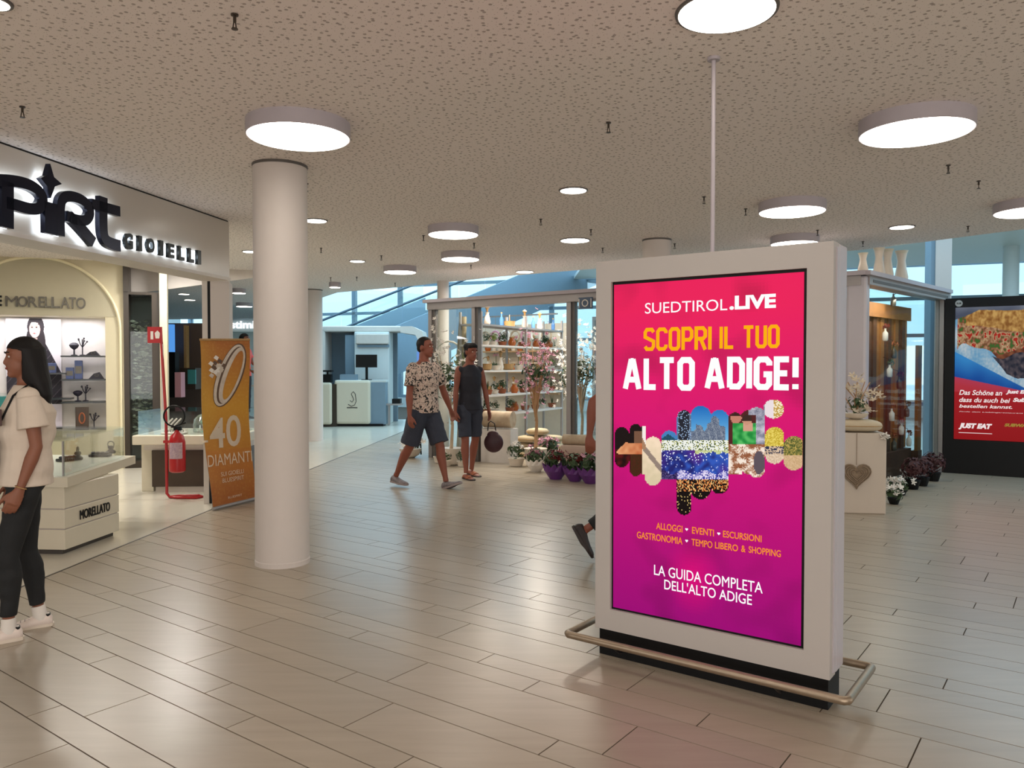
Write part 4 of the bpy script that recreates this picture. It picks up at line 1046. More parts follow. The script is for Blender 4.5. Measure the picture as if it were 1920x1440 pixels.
ob('backing', bx(m0, m1, .36, .40, .1, mz1), mat('cabinet_backing', (70, 72, 66), .6), cab)
rq = random.Random(5); b = BM()
for i in range(420):
    c_ = Vector((rq.uniform(m0+.03, m1-.03), rq.uniform(.14, .33), .35+(mz1-.7)*rq.random()**1.2)); d_ = Vector((rq.gauss(0, 1), rq.gauss(0, 1), rq.gauss(0, 1))).normalized(); x_, y_ = frame_of(d_); vs = [b.verts.new(c_+v_) for v_ in (x_*.045, y_*.02, -x_*.045, -y_*.02)]; b.faces.new(vs)
tag(ob('foliage', b, mat('reflected_leaf', (86, 92, 70), .7, col2=(196, 194, 170), scale=26), cab), kind='stuff')
pl = wh(315, 700)[0]
tag(ob('trim_4', bx(c1, pl, -.10, .3, 0, 3.0), M['cream'], None, WP.P, WP.rot), kind='structure')
# white bulkhead above the cabinet; unseen lamp added to brighten it 
b = BM(); prism(b, [(c0+.07, zc), (c1+1.6, zc+.36), (c1+1.6, 3.0), (c0+.07, 3.0)], .38, .44, 'y'); tag(ob('trim_5', b, M['white'], None, WP.P, WP.rot), kind='structure')
area = area_light('bulkhead_fill', WP.P+WP.e*(c0+.8)+WP.n*.6+Vector((0, 0, 2.96)), .3, 34, (1, .97, .93))
# shop interior lights (downlights of the shop)
for px, D in ((60, 8.2), (180, 9.2), (-120, 7.5), (300, 9.6)):
    c = dp(px, 500, D); area_light('shop_downlight', (c.x, c.y, 2.93), .3, 24, (1, .95, .86))
for px, D, L_ in ((40, 8.6, 'recessed shop downlight above the leftmost counter'),):
    c = dp(px, 500, D)
# ---- end pilaster under the fascia
PW = Plane((dp(380, 700, 8.45).x, 8.45), (.97, .243))
p0, p1 = 0, PW.hit(431, 700)[0]; pm = PW.hit(390, 700)[0]; pm2 = PW.hit(395.5, 700)[0]
t = tag(empty('wall_end', PW.P, PW.rot), kind='structure')
ob('pilaster', bx(p0, pm, 0, .35, 0, FB), M['white'], t); ob('dark_joint', bx(pm, pm2, .01, .3, 0, FB), M['black'], t); ob('pilaster', bx(pm2, p1, -.0, .35, 0, FB), M['column'], t)
# ---- display counter in front (white body, glass vitrine)
C0 = gp(122, 1041); C1 = gp(224, 1003); CD = (C1-C0).normalized()
CP = Plane((C0.x, C0.y), CD)
cl = (C1-C0).length; ct = empty('display_counter', CP.P, CP.rot, 'white grooved display counter with a glass vitrine behind the woman in white', 'counter')
Wd = 2.6
zz = CP.hit(222, 885)[1]
for i, (z0, z1) in enumerate(((.04, .20), (.206, .36), (.366, .545))):
    ob('body_panel', bx(0, cl, 0, Wd, z0, z1, bev=.006), M['offwhite'], ct)
ob('plinth', bx(.03, cl-.03, .04, Wd-.04, 0, .04), M['darkbrown'], ct)
ob('shadow_core', bx(.01, cl-.01, .01, Wd-.01, .2, .37), M['rim'], ct)
slabz = .60
s_end, _ = CP.hit(254, 855)
E_ = gp(254, 859, .6)-CP.P; ex_, ey_ = E_.dot(CP.e), -E_.dot(CP.n)
def trap(i): return [(-.06+i, -.07+i), (ex_-i, ey_+i), (ex_-i, ey_+Wd-.3), (-.06+i, Wd)]
b = BM(); prism(b, trap(0), .548, .625); ob('slab', b, M['offwhite'], ct)
ob('rear_body', bx(cl+.05, ex_-.25, ey_+.35, Wd, .0, .548), M['offwhite'], ct)
q = trap(.07)
def gl(p0, p1, z0, z1):
    p0, p1 = Vector((*p0, 0)), Vector((*p1, 0)); d = (p1-p0).normalized(); n_ = Vector((-d.y, d.x, 0))*.008
    b = BM(); prism(b, [(p0.x, p0.y), (p1.x, p1.y), (p1.x+n_.x, p1.y+n_.y), (p0.x+n_.x, p0.y+n_.y)], z0, z1); ob('vitrine_side', b, M['glass_green'], ct)
gl(q[0], q[1], .626, .90); gl(q[3], q[0], .626, .90)
b = BM(); prism(b, q, .90, .912); ob('vitrine_top', b, M['glass_green'], ct)
ob('vitrine_post', bx(q[0][0], q[0][0]+.012, q[0][1]+.01, q[0][1]+.022, .626, .9), M['alu'], ct)
a, zt = CP.hit(149, 955); b2, _ = CP.hit(205, 950)
link_mesh('lettering', text_mesh('MORELLATO', a, b2, .28-.035, .28+.04, -.004, .003, .03), M['black'], ct)
def blackpiece(px, py, kind, label):
    p = gp(px, py, .626); t = empty('display_piece', (p.x, p.y, .626), R.random()*2, label, 'jewellery')
    if kind == 0:
        b = BM(); lathe(b, [(.04, 0), (.045, .02), (.02, .04), (.03, .06), (.022, .075)], 14); ob('stand', b, M['black'], t)
        b = BM(); tube(b, [(.03*math.cos(q), 0, .09+.03*math.sin(q)) for q in [2*PI*i/14 for i in range(14)]], .006, 6, closed=True); ob('bracelet', b, M['silver'], t)
    else:
        b = BM(); box(b, -.09, .09, -.05, .05, 0, .025, .006); ob('tray', b, M['black'], t)
        for i in range(4):
            b = BM(); ell(b, (-.065+.043*i, 0, .036), (.017, .03, .013)); ob('ring', b, M['velvet'], t)
blackpiece(208, 850, 0, 'black watch stand with an upright loop near the counter end')
blackpiece(188, 856, 1, 'black tray with rings at the rear of the vitrine')
blackpiece(146, 862, 0, 'squat black piece at the front of the vitrine'); blackpiece(128, 864, 1, 'black tray next to the woman in white')
# teal glass case behind the woman
t = empty('glass_case', (-6.4, 9.7, 0), .1, 'teal-tinted glass case at the left picture edge behind the woman', 'display case')
ob('cabinet_body', bx(-.9, .35, 0, .6, 0, .75, bev=.01), M['offwhite'], t); M['teal'] = mat('teal_lining', (70, 150, 150), .3)
ob('glass_top', bx(-.9, .35, 0, .6, .76, 1.14), M['glass_green'], t); ob('lining', bx(-.88, .33, .3, .58, .76, 1.10), M['teal'], t)
# ---- second counter with brown front
B0 = gp(285, 924); BP = Plane((B0.x, B0.y), (.995, .05)); bt = empty('display_counter', BP.P, BP.rot, 'white-topped display counter with a dark walnut front behind the fire extinguisher', 'counter')
bw = 1.05
ob('walnut_front', bx(0, bw, 0, .9, .07, .50, bev=.004), M['brown'], bt); ob('plinth', bx(.03, bw, .03, .85, 0, .07), M['white'], bt)
ob('side_leg', bx(-.16, -.02, .1, .95, .0, .56, bev=.006), M['offwhite'], bt)
ob('slab', bx(-.20, bw, -.06, 1.0, .57, .68, bev=.01), M['offwhite'], bt); ob('shadow_core', bx(-.1, bw-.02, .03, .9, .50, .57), M['white'], bt)
ob('vitrine', bx(-.15, bw-.05, .0, .9, .682, .96), M['glass_green'], bt)
M['clear'] = glassmat('crystal', (.9, .98, .95), .3, .1); M['mint'] = mat('mint_box', (120, 170, 150), .4)
def on_counter(x, y, kind, label):
    t = empty('jewellery_display', BP.P+BP.e*x-BP.n*y+Vector((0, 0, .683)), BP.rot, label, 'jewellery')
    if kind == 'arc':
        for i in range(3):
            b = BM(); tube(b, [(.05*i, 0, 0), (.05*i+.03, 0, .10), (.05*i+.10, 0, .17)], .010, 8, round_ends=True); ob('finger_stand', b, M['white'], t, smooth=True)
    if kind == 'dome':
        b = BM(); lathe(b, [(.13, 0), (.135, .08), (.12, .16), (.07, .21), (.015, .225)], 24); ob('dome', b, M['clear'], t, smooth=True)
        b = BM(); lathe(b, [(.05, 0), (.02, .02), (.02, .08), (.05, .12), (.02, .16)], 14); ob('figure', b, M['mint'], t)
    if kind == 'box':
        b = BM(); box(b, -.05, .05, -.04, .04, 0, .12, .004); ob('gift_box', b, M['mint'], t); b = BM(); box(b, -.054, .054, -.044, .044, .09, .125, .003); ob('lid', b, M['white'], t)
    if kind == 'tray':
        b = BM(); box(b, -.13, .13, -.08, .08, 0, .02, .006); ob('tray', b, M['white'], t)
        for i in range(4):
            b = BM(); tube(b, [(-.09+.06*i+.018*math.cos(q), 0, .035+.016*math.sin(q)) for q in [2*PI*k_/10 for k_ in range(10)]], .004, 6, closed=True); ob('ring', b, M['silver'], t)
on_counter(.05, .25, 'arc', 'white curved finger stands on the walnut-front counter'); on_counter(.48, .4, 'dome', 'clear glass dome with a mint figure on the walnut-front counter')
on_counter(.75, .3, 'box', 'mint gift box with white lid right of the dome'); on_counter(.22, .12, 'tray', 'white ring tray at the front of the walnut counter')
# ---- fire extinguisher stand
e0 = gp(313, 935); ex = empty('fire_extinguisher_stand', (e0.x, e0.y, 0), .05, 'red tubular stand with a tall pole and an extinguisher sign on top', 'stand')
b = BM(); tube(b, [(-.05, 0, 1.92), (0, 0, .9), (0, 0, .06), (.03, 0, .02), (.12, -.03, .016), (.34, -.05, .016), (.38, .02, .016), (.32, .10, .016), (.10, .08, .016), (.03, .0, .02)], .016, 10); ob('tube_frame', b, M['red'], ex, smooth=True)
sg = ob('sign_plate', bx(-.19, -.03, -.012, -.004, 1.75, 1.93), M['red'], ex)
link_mesh('pictogram', text_mesh('I', -.155, -.125, 1.79, 1.88, -.014, .001, .05), M['petal_white'], sg); b = BM(); prism(b, [(-.10, 1.80), (-.06, 1.80), (-.05, 1.86), (-.08, 1.89), (-.11, 1.86)], -.015, -.013, 'y'); ob('pictogram', b, M['petal_white'], sg)
ob('white_band', bx(-.05, -.02, -.01, 0, 1.0, 1.74), M['white'], ex)
t = empty('fire_extinguisher', (e0.x+.13, e0.y-.02, .30), .05, 'red fire extinguisher hanging on the stand with a black hose loop', 'fire extinguisher')
b = BM(); lathe(b, [(.06, 0), (.085, .015), (.088, .05), (.088, .34), (.07, .41), (.03, .45), (.022, .48)], 28); ob('cylinder', b, M['red'], t, smooth=True)
b = BM(); box(b, -.035, .05, -.02, .02, .47, .52, .006); ob('valve', b, M['black'], t)
b = BM(); tube(b, [(-.02, 0, .52), (.10, 0, .56)], .009, 8); ob('handle', b, M['black'], t)
b = BM(); tube(b, [(0, -.02, .51)]+[(-.01+.115*math.sin(q), -.05, .635+.115*math.cos(q)) for q in [3.5+.27*i for i in range(21)]], .009, 8, round_ends=True); ob('hose', b, M['black'], t, smooth=True)
b = BM()
for i in range(7):
    a1 = -PI/2-.75+i*.25; a2 = a1+.25
    q = [b.verts.new((.0892*math.cos(a_), .0892*math.sin(a_), z)) for a_, z in ((a1, .16), (a2, .16), (a2, .34), (a1, .34))]; b.faces.new(q)
ob('label', b, mat('extinguisher_label', (214, 190, 186), .5, col2=(120, 90, 130), scale=60), t)
b = BM(); box(b, -.15, -.08, -.01, .01, .33, .36); ob('hook', b, M['red'], t)
# ---- orange banner with the ring
g1, g2 = gp(403, 958), gp(483, 938)
TLp, TRp = dp(375, 637, 8.30), dp(468, 637, 8.42)
ban = empty('roll_up_banner', (g1.x, g1.y, 0), 0, 'orange roll-up banner with a diamond ring picture and minus forty lettering', 'banner')
def Bp(s, t, off=0.0):
    t2 = t
    a = Vector((g1.x, g1.y, .02)).lerp(TLp, t2); b_ = Vector((g2.x, g2.y, .02)).lerp(TRp, t2)
    bow = math.sin(min(1, t/.45)*PI)*.0+max(0, .25-t)**2*1.2
    p = a.lerp(b_, s)-Vector((g1.x, g1.y, 0)); n_ = (b_-a).cross(Vector((0, 0, 1))).normalized()
    return p+n_*(off-bow*.3)+Vector((-.10*math.sin(t*PI)**1*(.5), 0, 0))*(1 if t < .5 else math.sin(t*PI))
def gold(s, t):
    c_ = gold0(s, t); return tuple(v_*.93 for v_ in c_)
def gold0(s, t):
    n1 = nz2(s*3, t*8, 1); n3 = nz2(s*30, t*90, 1)
    c = mixc((168, 92, 30), (196, 122, 36), t*3) if t < .33 else mixc((196, 128, 36), (212, 152, 44), (t-.33)*4) if t < .6 else mixc((212, 152, 44), (178, 104, 36), (t-.6)*2.6)
    if s < .35 and t > .4: c = mixc(c, (206, 160, 56), .5*(1-s/.35))
    return mixc(c, (230, 190, 110), max(0, n3)*.25+max(0, n1)*.12)
link_mesh('fabric', print_mesh('fabric', lambda s, t: Bp(s, t), 30, 90, gold), pmat('banner_print', .02, 1, .6), ban)
link_mesh('fabric_back', print_mesh('fabric_back', lambda s, t: Bp(1-s, t, -.004), 6, 20, lambda s, t: (190, 180, 170)), pmat('banner_back', 0, 1, .6), ban)
def banner_bar(t_, m, r): 
    b = BM(); tube(b, [Bp(-.01, t_, .0), Bp(1.01, t_, .0)], r, 8); ob('bar', b, m, ban)
banner_bar(0.0, M['alu'], .018); banner_bar(1.0, M['gold'], .012)
b = BM(); tube(b, [Bp(.5, .0, -.05), Bp(.5, .995, -.05)], .008, 8); ob('pole', b, M['alu'], ban)
# ring picture (flat print on the banner)
def bpix(px, py):   # picture position -> banner parameters
    y = 1-(py-637)/(948-637); xl = 375+(403-375)*(1-y) if y < 1 else 375; xr_ = 468+(483-468)*(1-y)
    return ((px-xl)/(xr_-xl), y)
def flat(poly, m, off, name, parent):
    b = BM(); vs = [b.verts.new(Bp(*bpix(*p), off)) for p in poly]; b.faces.new(vs); return ob(name, b, m, parent)
M['ring1'] = mat('ring_print', (176, 160, 146), .5, col2=(226, 214, 198), scale=14); M['ring2'] = mat('ring_shadow', (92, 66, 48), .5, var=.2)
pic = None
def band(off, m, name, r0, r1, cxp=434, cyp=704, ang=.28):
    b = BM(); N_ = 32; rings = []
    for i in range(N_):
        a = 2*PI*i/N_; ring = []
        for rr in (r0, r1):
            x, y = rr[0]*math.cos(a), rr[1]*math.sin(a); ring.append(b.verts.new(Bp(*bpix(cxp+rr[2]+x*math.cos(ang)-y*math.sin(ang), cyp+x*math.sin(ang)+y*math.cos(ang)), off)))
        rings.append(ring)
    for i in range(N_): b.faces.new((rings[i][0], rings[(i+1) % N_][0], rings[(i+1) % N_][1], rings[i][1]))
    return ob(name, b, m, ban)
band(.004, M['ring2'], 'ring_picture', (24, 62, 0), (15, 52, 3)); band(.006, M['ring1'], 'ring_picture', (22, 60, -1), (18, 56, 1)); band(.005, M['ring1'], 'ring_picture', (17, 55, 4), (11, 48, 6))
for i in range(16):
    a = i*2.4; r_ = 2.2+i*.95; cx_, cy_ = 408+r_*math.cos(a)*.95, 690+r_*math.sin(a)*1.15
    flat([(cx_-5, cy_), (cx_-1, cy_-5), (cx_+5, cy_-1), (cx_+2, cy_+5)], [M['petal_white'], M['ring2'], M['ring1']][i % 3], .008+.0003*i, 'diamond_picture', ban)
def btext(s, x0, x1, yc, h, m, bold=0.0):
    """lettering bent onto the banner"""
    me = text_mesh(s, 0, 1, 0, 1, 0, 0.0, bold); n = len(me.vertices)
    for v_ in me.vertices:
        px = x0+(x1-x0)*v_.co.x; py = yc+h/2-h*v_.co.z; v_.co = Bp(*bpix(px, py), .006)
    link_mesh('lettering', me, m, ban)
M['bprint'] = mat('white_print', (248, 238, 220), .6)
btext('-', 388, 398, 826, 4, M['bprint'], .03); btext('4', 401, 429, 812, 56, M['bprint'], .02); btext('0', 431, 459, 810, 60, M['bprint'], .01)
btext('DIAMANTI', 396, 478, 862, 21, M['bprint'], .0); btext('SUI GIOIELLI', 418, 460, 889, 8, M['bprint']); btext('BLUESPIRIT', 420, 460, 901, 8, M['bprint']); btext('BLUESPIRIT', 429, 455, 934, 4, M['bprint'])
# ---- far shops seen through the opening and past the banner
M['farbrown'] = mat('far_shop_brown', (84, 70, 64), .5, var=.15, scale=2); M['farwhite'] = mat('far_shop_white', (188, 206, 210), .5, var=.05)
def facing_box(name, px0, px1, y0, y1, D, depth, m, parent=None, bev=0):
    a, b_ = dp(px0, y1, D), dp(px1, y0, D); return ob(name, bx(a.x, b_.x, D, D+depth, max(0, a.z), b_.z, bev=bev), m, parent)
t = empty('far_shop', (dp(340, 700, 17).x, 17, 0), 0, 'dark brown shop with a blue light panel seen through the jewellery shop', 'shop')
def fb(name, px0, px1, y0, y1, D, depth, m): 
    a, b_ = dp(px0, y1, D), dp(px1, y0, D); ox = t.location.x; return ob(name, bx(a.x-ox, b_.x-ox, D-17, D-17+depth, max(0, a.z), b_.z), m, t)
fb('wall', 300, 395, 640, 860, 17, .2, M['farbrown']); fb('post', 345, 349, 610, 690, 16.8, .15, M['gold']); fb('upper_wall', 300, 395, 606, 640, 17, .2, M['farbrown'])
fb('light_panel', 312, 324, 608, 660, 16.7, .1, emat('blue_light_panel', (90, 160, 240), .8)); fb('cabinet', 338, 366, 690, 730, 16.2, .4, M['brown']); fb('glass_front', 352, 366, 693, 720, 16.1, .05, M['teal'])
fb('pink_stand', 328, 339, 698, 745, 15.6, .2, mat('pink_stand', (206, 150, 160), .5)); fb('dark_rack', 316, 328, 660, 745, 15.9, .2, M['black'])
t = empty('far_shop', (dp(455, 700, 19).x, 19, 0), 0, 'pale daylit shop front with white letters behind the foreground column', 'shop')
def fb(name, px0, px1, y0, y1, D, depth, m): 
    a, b_ = dp(px0, y1, D), dp(px1, y0, D); ox = t.location.x; return ob(name, bx(a.x-ox, b_.x-ox, D-19, D-19+depth, max(0, a.z), b_.z), m, t)
fb('wall', 400, 584, 598, 820, 19.2, .2, M['farwhite']); fb('header', 400, 560, 598, 622, 19, .2, M['farwhite']); fb('header_line', 400, 560, 597, 599, 18.9, .1, M['bluegrey'])
a, zt = dp(433, 602, 18.98).x, dp(433, 602, 18.98).z; b2, zb = dp(478, 616, 18.98).x, dp(478, 616, 18.98).z
link_mesh('lettering', text_mesh('stimi', a-t.location.x, b2-t.location.x, zb, zt, -.03, .03, .02), emat('far_letters', (255, 255, 255), 1.3), t)
fb('shelf', 466, 500, 688, 691, 17, .4, M['white']); fb('shelf', 466, 500, 722, 725, 17, .4, M['white'])
tag(ob('platform', bx(-6.0, -4.6, 15.2, 16.2, 0, .43, bev=.01), M['white']), 'low white platform under the distant figure in coral', 'platform')
# ================================================================== FLOWER SHOP (glass box, aligned with the floor planks)
SH = 2.54; SV = 9.5; SU0, SU1 = -8.6, -2.1; SVB = 12.55
shop = tag(empty('wall_flower_shop', (0, 0, 0), -AG), kind='structure')       # local x = u, local y = v
def S(name, u0, u1, v0, v1, z0, z1, m, bev=0, parent=None): return ob(name, bx(u0, u1, v0, v1, z0, z1, bev=bev), m, parent or shop)
def upx(px, v): 
    k_ = (px-960)/FPX; return v*(.8039*k_-.5948)/(.8039+.5948*k_)
def vpx(px, u):
    k_ = (px-960)/FPX; return u*(.8039+.5948*k_)/(.8039*k_-.5948)
RF = Plane(UV(SU1, SV), UV(-1.72, 12.5)-UV(SU1, SV)); RFL = (UV(-1.72, 12.5)-UV(SU1, SV)).length
rface = tag(empty('wall_display_case', RF.P, RF.rot), kind='structure')
def UVL(u, v, z=0): return UV(u, v, z)
ua, ub, uc, ud = upx(812, SV), upx(893, SV), upx(1072, SV), upx(1604, SV)
S('top_beam', ua-.06, SU1, SV-.08, SV+.10, SH-.14, SH-.03, M['alu']); S('roof_edge', ua-.10, SU1+.05, SV-.14, SV+.14, SH-.03, SH+.02, M['rim'])
def Q(name, x0, x1, y0, y1, z0, z1, m, bev=0): return ob(name, bx(x0, x1, y0, y1, z0, z1, bev=bev), m, rface)
Q('top_beam', 0, RFL, -.08, .1, SH-.13, SH-.03, M['alu']); Q('roof_edge', -.1, RFL+.1, -.12, .14, SH-.03, SH+.02, M['rim']); Q('beam_groove', .1, RFL, -.085, -.08, SH-.10, SH-.07, M['darkrim'])
for u, w_ in ((ua, .06), (ub, .055), (uc, .06)):
    S('post', u-w_, u+w_*.2, SV-.05, SV+.06, 0, SH-.14, M['alu']); S('post', u+w_*.35, u+w_*1.1, SV-.03, SV+.05, 0, SH-.14, M['darkrim'])
S('corner_post', SU1-.16, SU1+.06, SV-.07, SV+.10, 0, SH-.03, M['kioskside'], .03)
Q('post', RFL-.10, RFL-.02, -.06, .05, 0, SH-.03, M['alu']); Q('post', RFL, RFL+.12, -.08, .06, 0, SH-.03, M['alu']); Q('sill', .1, RFL-.1, -.06, .06, 0, .06, M['alu'])
Q('pane', .12, RFL-.1, -.006, .006, .06, SH-.13, M['glass_dark'])
S('pane', ua+.08, ub-.06, SV-.006, SV+.006, .04, SH-.14, M['glass']); S('pane', uc+.08, uc+1.35, SV-.006, SV+.006, .04, SH-.14, M['glass'])
S('pane', uc+1.4, SU1-.18, SV-.006, SV+.006, .04, SH-.14, M['glass']); S('post', uc+1.35, uc+1.4, SV-.05, SV+.05, 0, SH-.14, M['alu'])
S('back_glass', ua, SU1-2.6, 14.6, 14.62, 0, SH, M['glass']); S('back_frame', ua, SU1-2.6, 14.55, 14.65, SH-.08, SH, M['alu'])
for i in range(5): S('post', ua+i*.95, ua+i*.95+.06, 14.55, 14.65, 0, SH-.08, M['alu'])
# rear partition of the shop (dark greenish display wall behind the right half)
S('rear_partition', -5.55, SU1-1.2, 13.2, 13.3, 0, SH-.05, mat('sage_wall', (128, 132, 122), .7))
Q('side_partition', .2, RFL, 1.15, 1.2, 0, SH-.05, mat('reflection_teal', (60, 84, 88), .6))  # teal tone stands in for the dark reflection in the case glass
# small blue sign on the beam
a_, b_ = upx(1085, SV-.16), upx(1110, SV-.16)
t = empty('clock_sign', (0, 0, 0), -AG, 'small dark blue and white sign hanging at the flower shop beam', 'sign')
ob('plate', bx(a_, b_, SV-.17, SV-.14, 2.28, 2.44), mat('sign_blue', (70, 88, 112), .4), t)
b = BM(); cx_ = (a_+b_)/2; tube(b, [(cx_+.045*math.cos(q), SV-.175, 2.36+.045*math.sin(q)) for q in [2*PI*i/16 for i in range(16)]], .008, 6, closed=True); ob('emblem', b, M['petal_white'], t)
for sx in (a_+.012, b_-.012): ob('side_bar', bx(sx-.005, sx+.005, SV-.176, SV-.17, 2.30, 2.42), M['petal_white'], t)
# shop lights
for px, D, pw in ((930, 12.8, 48), (1010, 13.9, 60), (1085, 11.8, 30), (1640, 10.3, 9)):
    c = dp(px, 560, D); area_light('shop_spot', (c.x-(.5 if px > 1500 else 0), c.y+(.5 if px > 1500 else 0), 2.9 if px < 1500 else 2.40), .3, pw, (1, .86, .70))
# ---- shelf rack running back into the shop
r0 = dp(903, 741, 12.35); r1 = dp(1056, 730, 15.0); RP = Plane((r0.x, r0.y), ((r1-r0).x, (r1-r0).y)); RL = math.hypot((r1-r0).x, (r1-r0).y)
rack = empty('shelf_rack', RP.P, RP.rot, 'tall glass and white shelf rack full of plants and decorations inside the flower shop', 'shelf')
lev = [.70, 1.02, 1.42, 1.83, 2.16]
for z in lev: ob('shelf', bx(0, RL, 0, .42, z-.03, z), M['white'] if z < 1.9 else M['alu'], rack)
for x in (0, RL*.5, RL-.05): ob('upright', bx(x, x+.035, .0, .035, 0, 2.35), M['alu'], rack); ob('upright', bx(x, x+.035, .39, .42, 0, 2.35), M['alu'], rack)
# ---- plant and decoration kit
def leaf_cluster(bm, c, r, n, size, rng, flat=.8, up=.2):
    for i in range(n):
        d = Vector((rng.gauss(0, 1), rng.gauss(0, 1), rng.gauss(0, 1)*flat+up)).normalized(); p = Vector(c)+d*r*(rng.random()**.4)
        x, y = frame_of(d); a = rng.random()*6.3; t = (x*math.cos(a)+y*math.sin(a)); q = d.cross(t)
        s = size*(.7+.6*rng.random())
        vs = [bm.verts.new(p-t*s), bm.verts.new(p+q*s*.45+d*s*.15), bm.verts.new(p+t*s), bm.verts.new(p-q*s*.45+d*s*.15)]
        bm.faces.new(vs)
def blossom(bm, c, r, rng):
    n = 5; c = Vector(c); d = Vector((rng.uniform(-.6, .6), rng.uniform(-1, .2), rng.uniform(.0, 1))).normalized(); x, y = frame_of(d)
    ctr = bm.verts.new(c+d*r*.15); ring = []
    for k_ in range(n*3):
        a = 2*PI*(k_+(0, .12, -.12)[k_ % 3])/(3*n); rr = r*(.45, .98, .98)[k_ % 3]
        ring.append(bm.verts.new(c+(x*math.cos(a)+y*math.sin(a))*rr+d*r*(0, .3, .3)[k_ % 3]))
    for k_ in range(3*n): bm.faces.new((ctr, ring[k_], ring[(k_+1) % (3*n)]))
def potted(kind, s, rng, potm, leafm, flm=None, parent=None, name='potted_plant'):
    t = empty(name, (0, 0, 0)); 
    b = BM(); lathe(b, [(.35*s*.6, 0), (.42*s*.6, .02*s), (.55*s*.6, .30*s), (.58*s*.6, .32*s), (.50*s*.6, .32*s), (.48*s*.6, .28*s)], 16); ob('pot', b, potm, t, smooth=True)
    b = BM()
    if kind == 'bush': leaf_cluster(b, (0, 0, .62*s), .38*s, 70, .11*s, rng)
    if kind == 'spiky':
        for i in range(16):
            a = i*2.4; o_ = .08*s+.22*s*rng.random(); vs = [b.verts.new(v_) for v_ in ((math.cos(a+1.5)*.025*s, math.sin(a+1.5)*.025*s, .28*s), (-math.cos(a+1.5)*.025*s, -math.sin(a+1.5)*.025*s, .28*s), (math.cos(a)*o_, math.sin(a)*o_, (.7+.4*rng.random())*s))]; b.faces.new(vs)
    if kind == 'orchid':
        for i in range(5):
            a = i*1.26; vs = [b.verts.new(v_) for v_ in ((0, 0, .3*s), (math.cos(a)*.2*s-.05*s*math.sin(a), math.sin(a)*.2*s+.05*s*math.cos(a), .42*s), (math.cos(a)*.36*s, math.sin(a)*.36*s, .36*s), (math.cos(a)*.2*s+.05*s*math.sin(a), math.sin(a)*.2*s-.05*s*math.cos(a), .42*s))]; b.faces.new(vs)
        for sd in (-1, 1): tube(b, [(0, 0, .3*s), (.05*sd*s, 0, .8*s), (.22*sd*s, 0, 1.15*s), (.42*sd*s, 0, 1.1*s)], .012*s, 5)
    ob('foliage', b, leafm, t)
    if flm is not None:
        b = BM()
        if kind == 'orchid':
            for sd in (-1, 1):
                for i in range(5): blossom(b, (sd*(.1+.08*i)*s, -.02*s, (.98+.06*math.sin(i))*s), .09*s, rng)
        else:
            for i in range(16):
                a = rng.random()*6.3; e_ = rng.random(); blossom(b, (math.cos(a)*.33*s*e_, math.sin(a)*.33*s*e_-.05*s, (.75+.25*(1-e_))*s), .085*s, rng)
        ob('blossoms', b, flm, t)
    return t
def vase(prof, m, parts=(), name='vase'):
    t = empty(name); b = BM(); lathe(b, prof, 20); ob('vase_body', b, m, t, smooth=True)
    for i, (pr, mm, nm) in enumerate(parts): b = BM(); lathe(b, pr, 16); ob(nm, b, mm, t, smooth=True)
    return t
rg = random.Random(3)
protos = [
 ('potted_plant', potted('bush', .32, rg, M['terra'], M['green']), 'green bushy plant in a terracotta pot', 'plant'),
 ('potted_plant', potted('bush', .30, rg, M['pot_white'], M['lightgreen']), 'light green plant in a white pot', 'plant'),
 ('potted_plant', potted('spiky', .34, rg, M['terra'], M['green']), 'spiky green plant in a terracotta pot', 'plant'),
 ('orchid', potted('orchid', .34, rg, M['pot_white'], M['green'], M['petal_pink'], name='orchid'), 'pink orchid in a white pot', 'orchid'),
 ('orchid', potted('orchid', .34, rg, M['pot_white'], M['green'], M['petal_white'], name='orchid'), 'white orchid in a white pot', 'orchid'),
 ('flower_pot', potted('bush', .28, rg, M['pot_white'], M['green'], M['petal_white'], name='flower_pot'), 'white flowering plant in a white pot', 'plant'),
 ('vase', vase([(.05, 0), (.07, .06), (.05, .16), (.03, .22), (.045, .26)], M['pot_white'], [([(.012, .26), (.03, .33), (.05, .36), (.01, .40)], M['gold'], 'dried_head')]), 'cream vase with a dried straw head', 'vase'),
 ('bottle', vase([(.04, 0), (.042, .14), (.016, .20), (.016, .26)], mat('blue_bottle', (70, 110, 160), .1), [([(.018, .26), (.018, .285)], M['gold'], 'cork')], 'bottle'), 'blue bottle with a cork', 'bottle'),
 ('amber_jar', vase([(.06, 0), (.085, .05), (.085, .11), (.05, .16), (.05, .18)], mat('amber_glass', (176, 92, 36), .15), [([(.055, .18), (.055, .20)], M['gold'], 'lid')], 'amber_jar'), 'round amber jar with lid', 'jar'),
 ('lantern', None, 'straw coloured basket with handle', 'basket'),
]
t = empty('basket'); b = BM(); lathe(b, [(.08, 0), (.11, .02), (.12, .12), (.125, .13), (.11, .125)], 18); ob('basket_body', b, M['gold'], t); b = BM(); tube(b, [(.12*math.cos(q), 0, .12+.14*math.sin(q)) for q in [PI*i/10 for i in range(11)]], .008, 6); ob('handle', b, M['wood'], t)
protos[-1] = ('basket', t, 'straw coloured basket with handle', 'basket')
used = set()
def place(k_, pos, rz=0, scale=1.0, label=None, group=None):
    nm, o, lb, cat = protos[k_]
    c = o if k_ not in used else copy_tree(o)
    used.add(k_)
    c.location = pos; c.rotation_euler = (0, 0, rz); c.scale = (scale,)*3
    tag(c, label or lb, cat, group); return c
ordn = ['lowest', 'second', 'third', 'fourth', 'top']
ordp = ['first from the front', 'second from the front', 'third from the front', 'fourth from the front', 'fifth from the front', 'sixth from the front', 'seventh from the front', 'eighth from the front', 'ninth from the front', 'tenth from the front', 'eleventh']
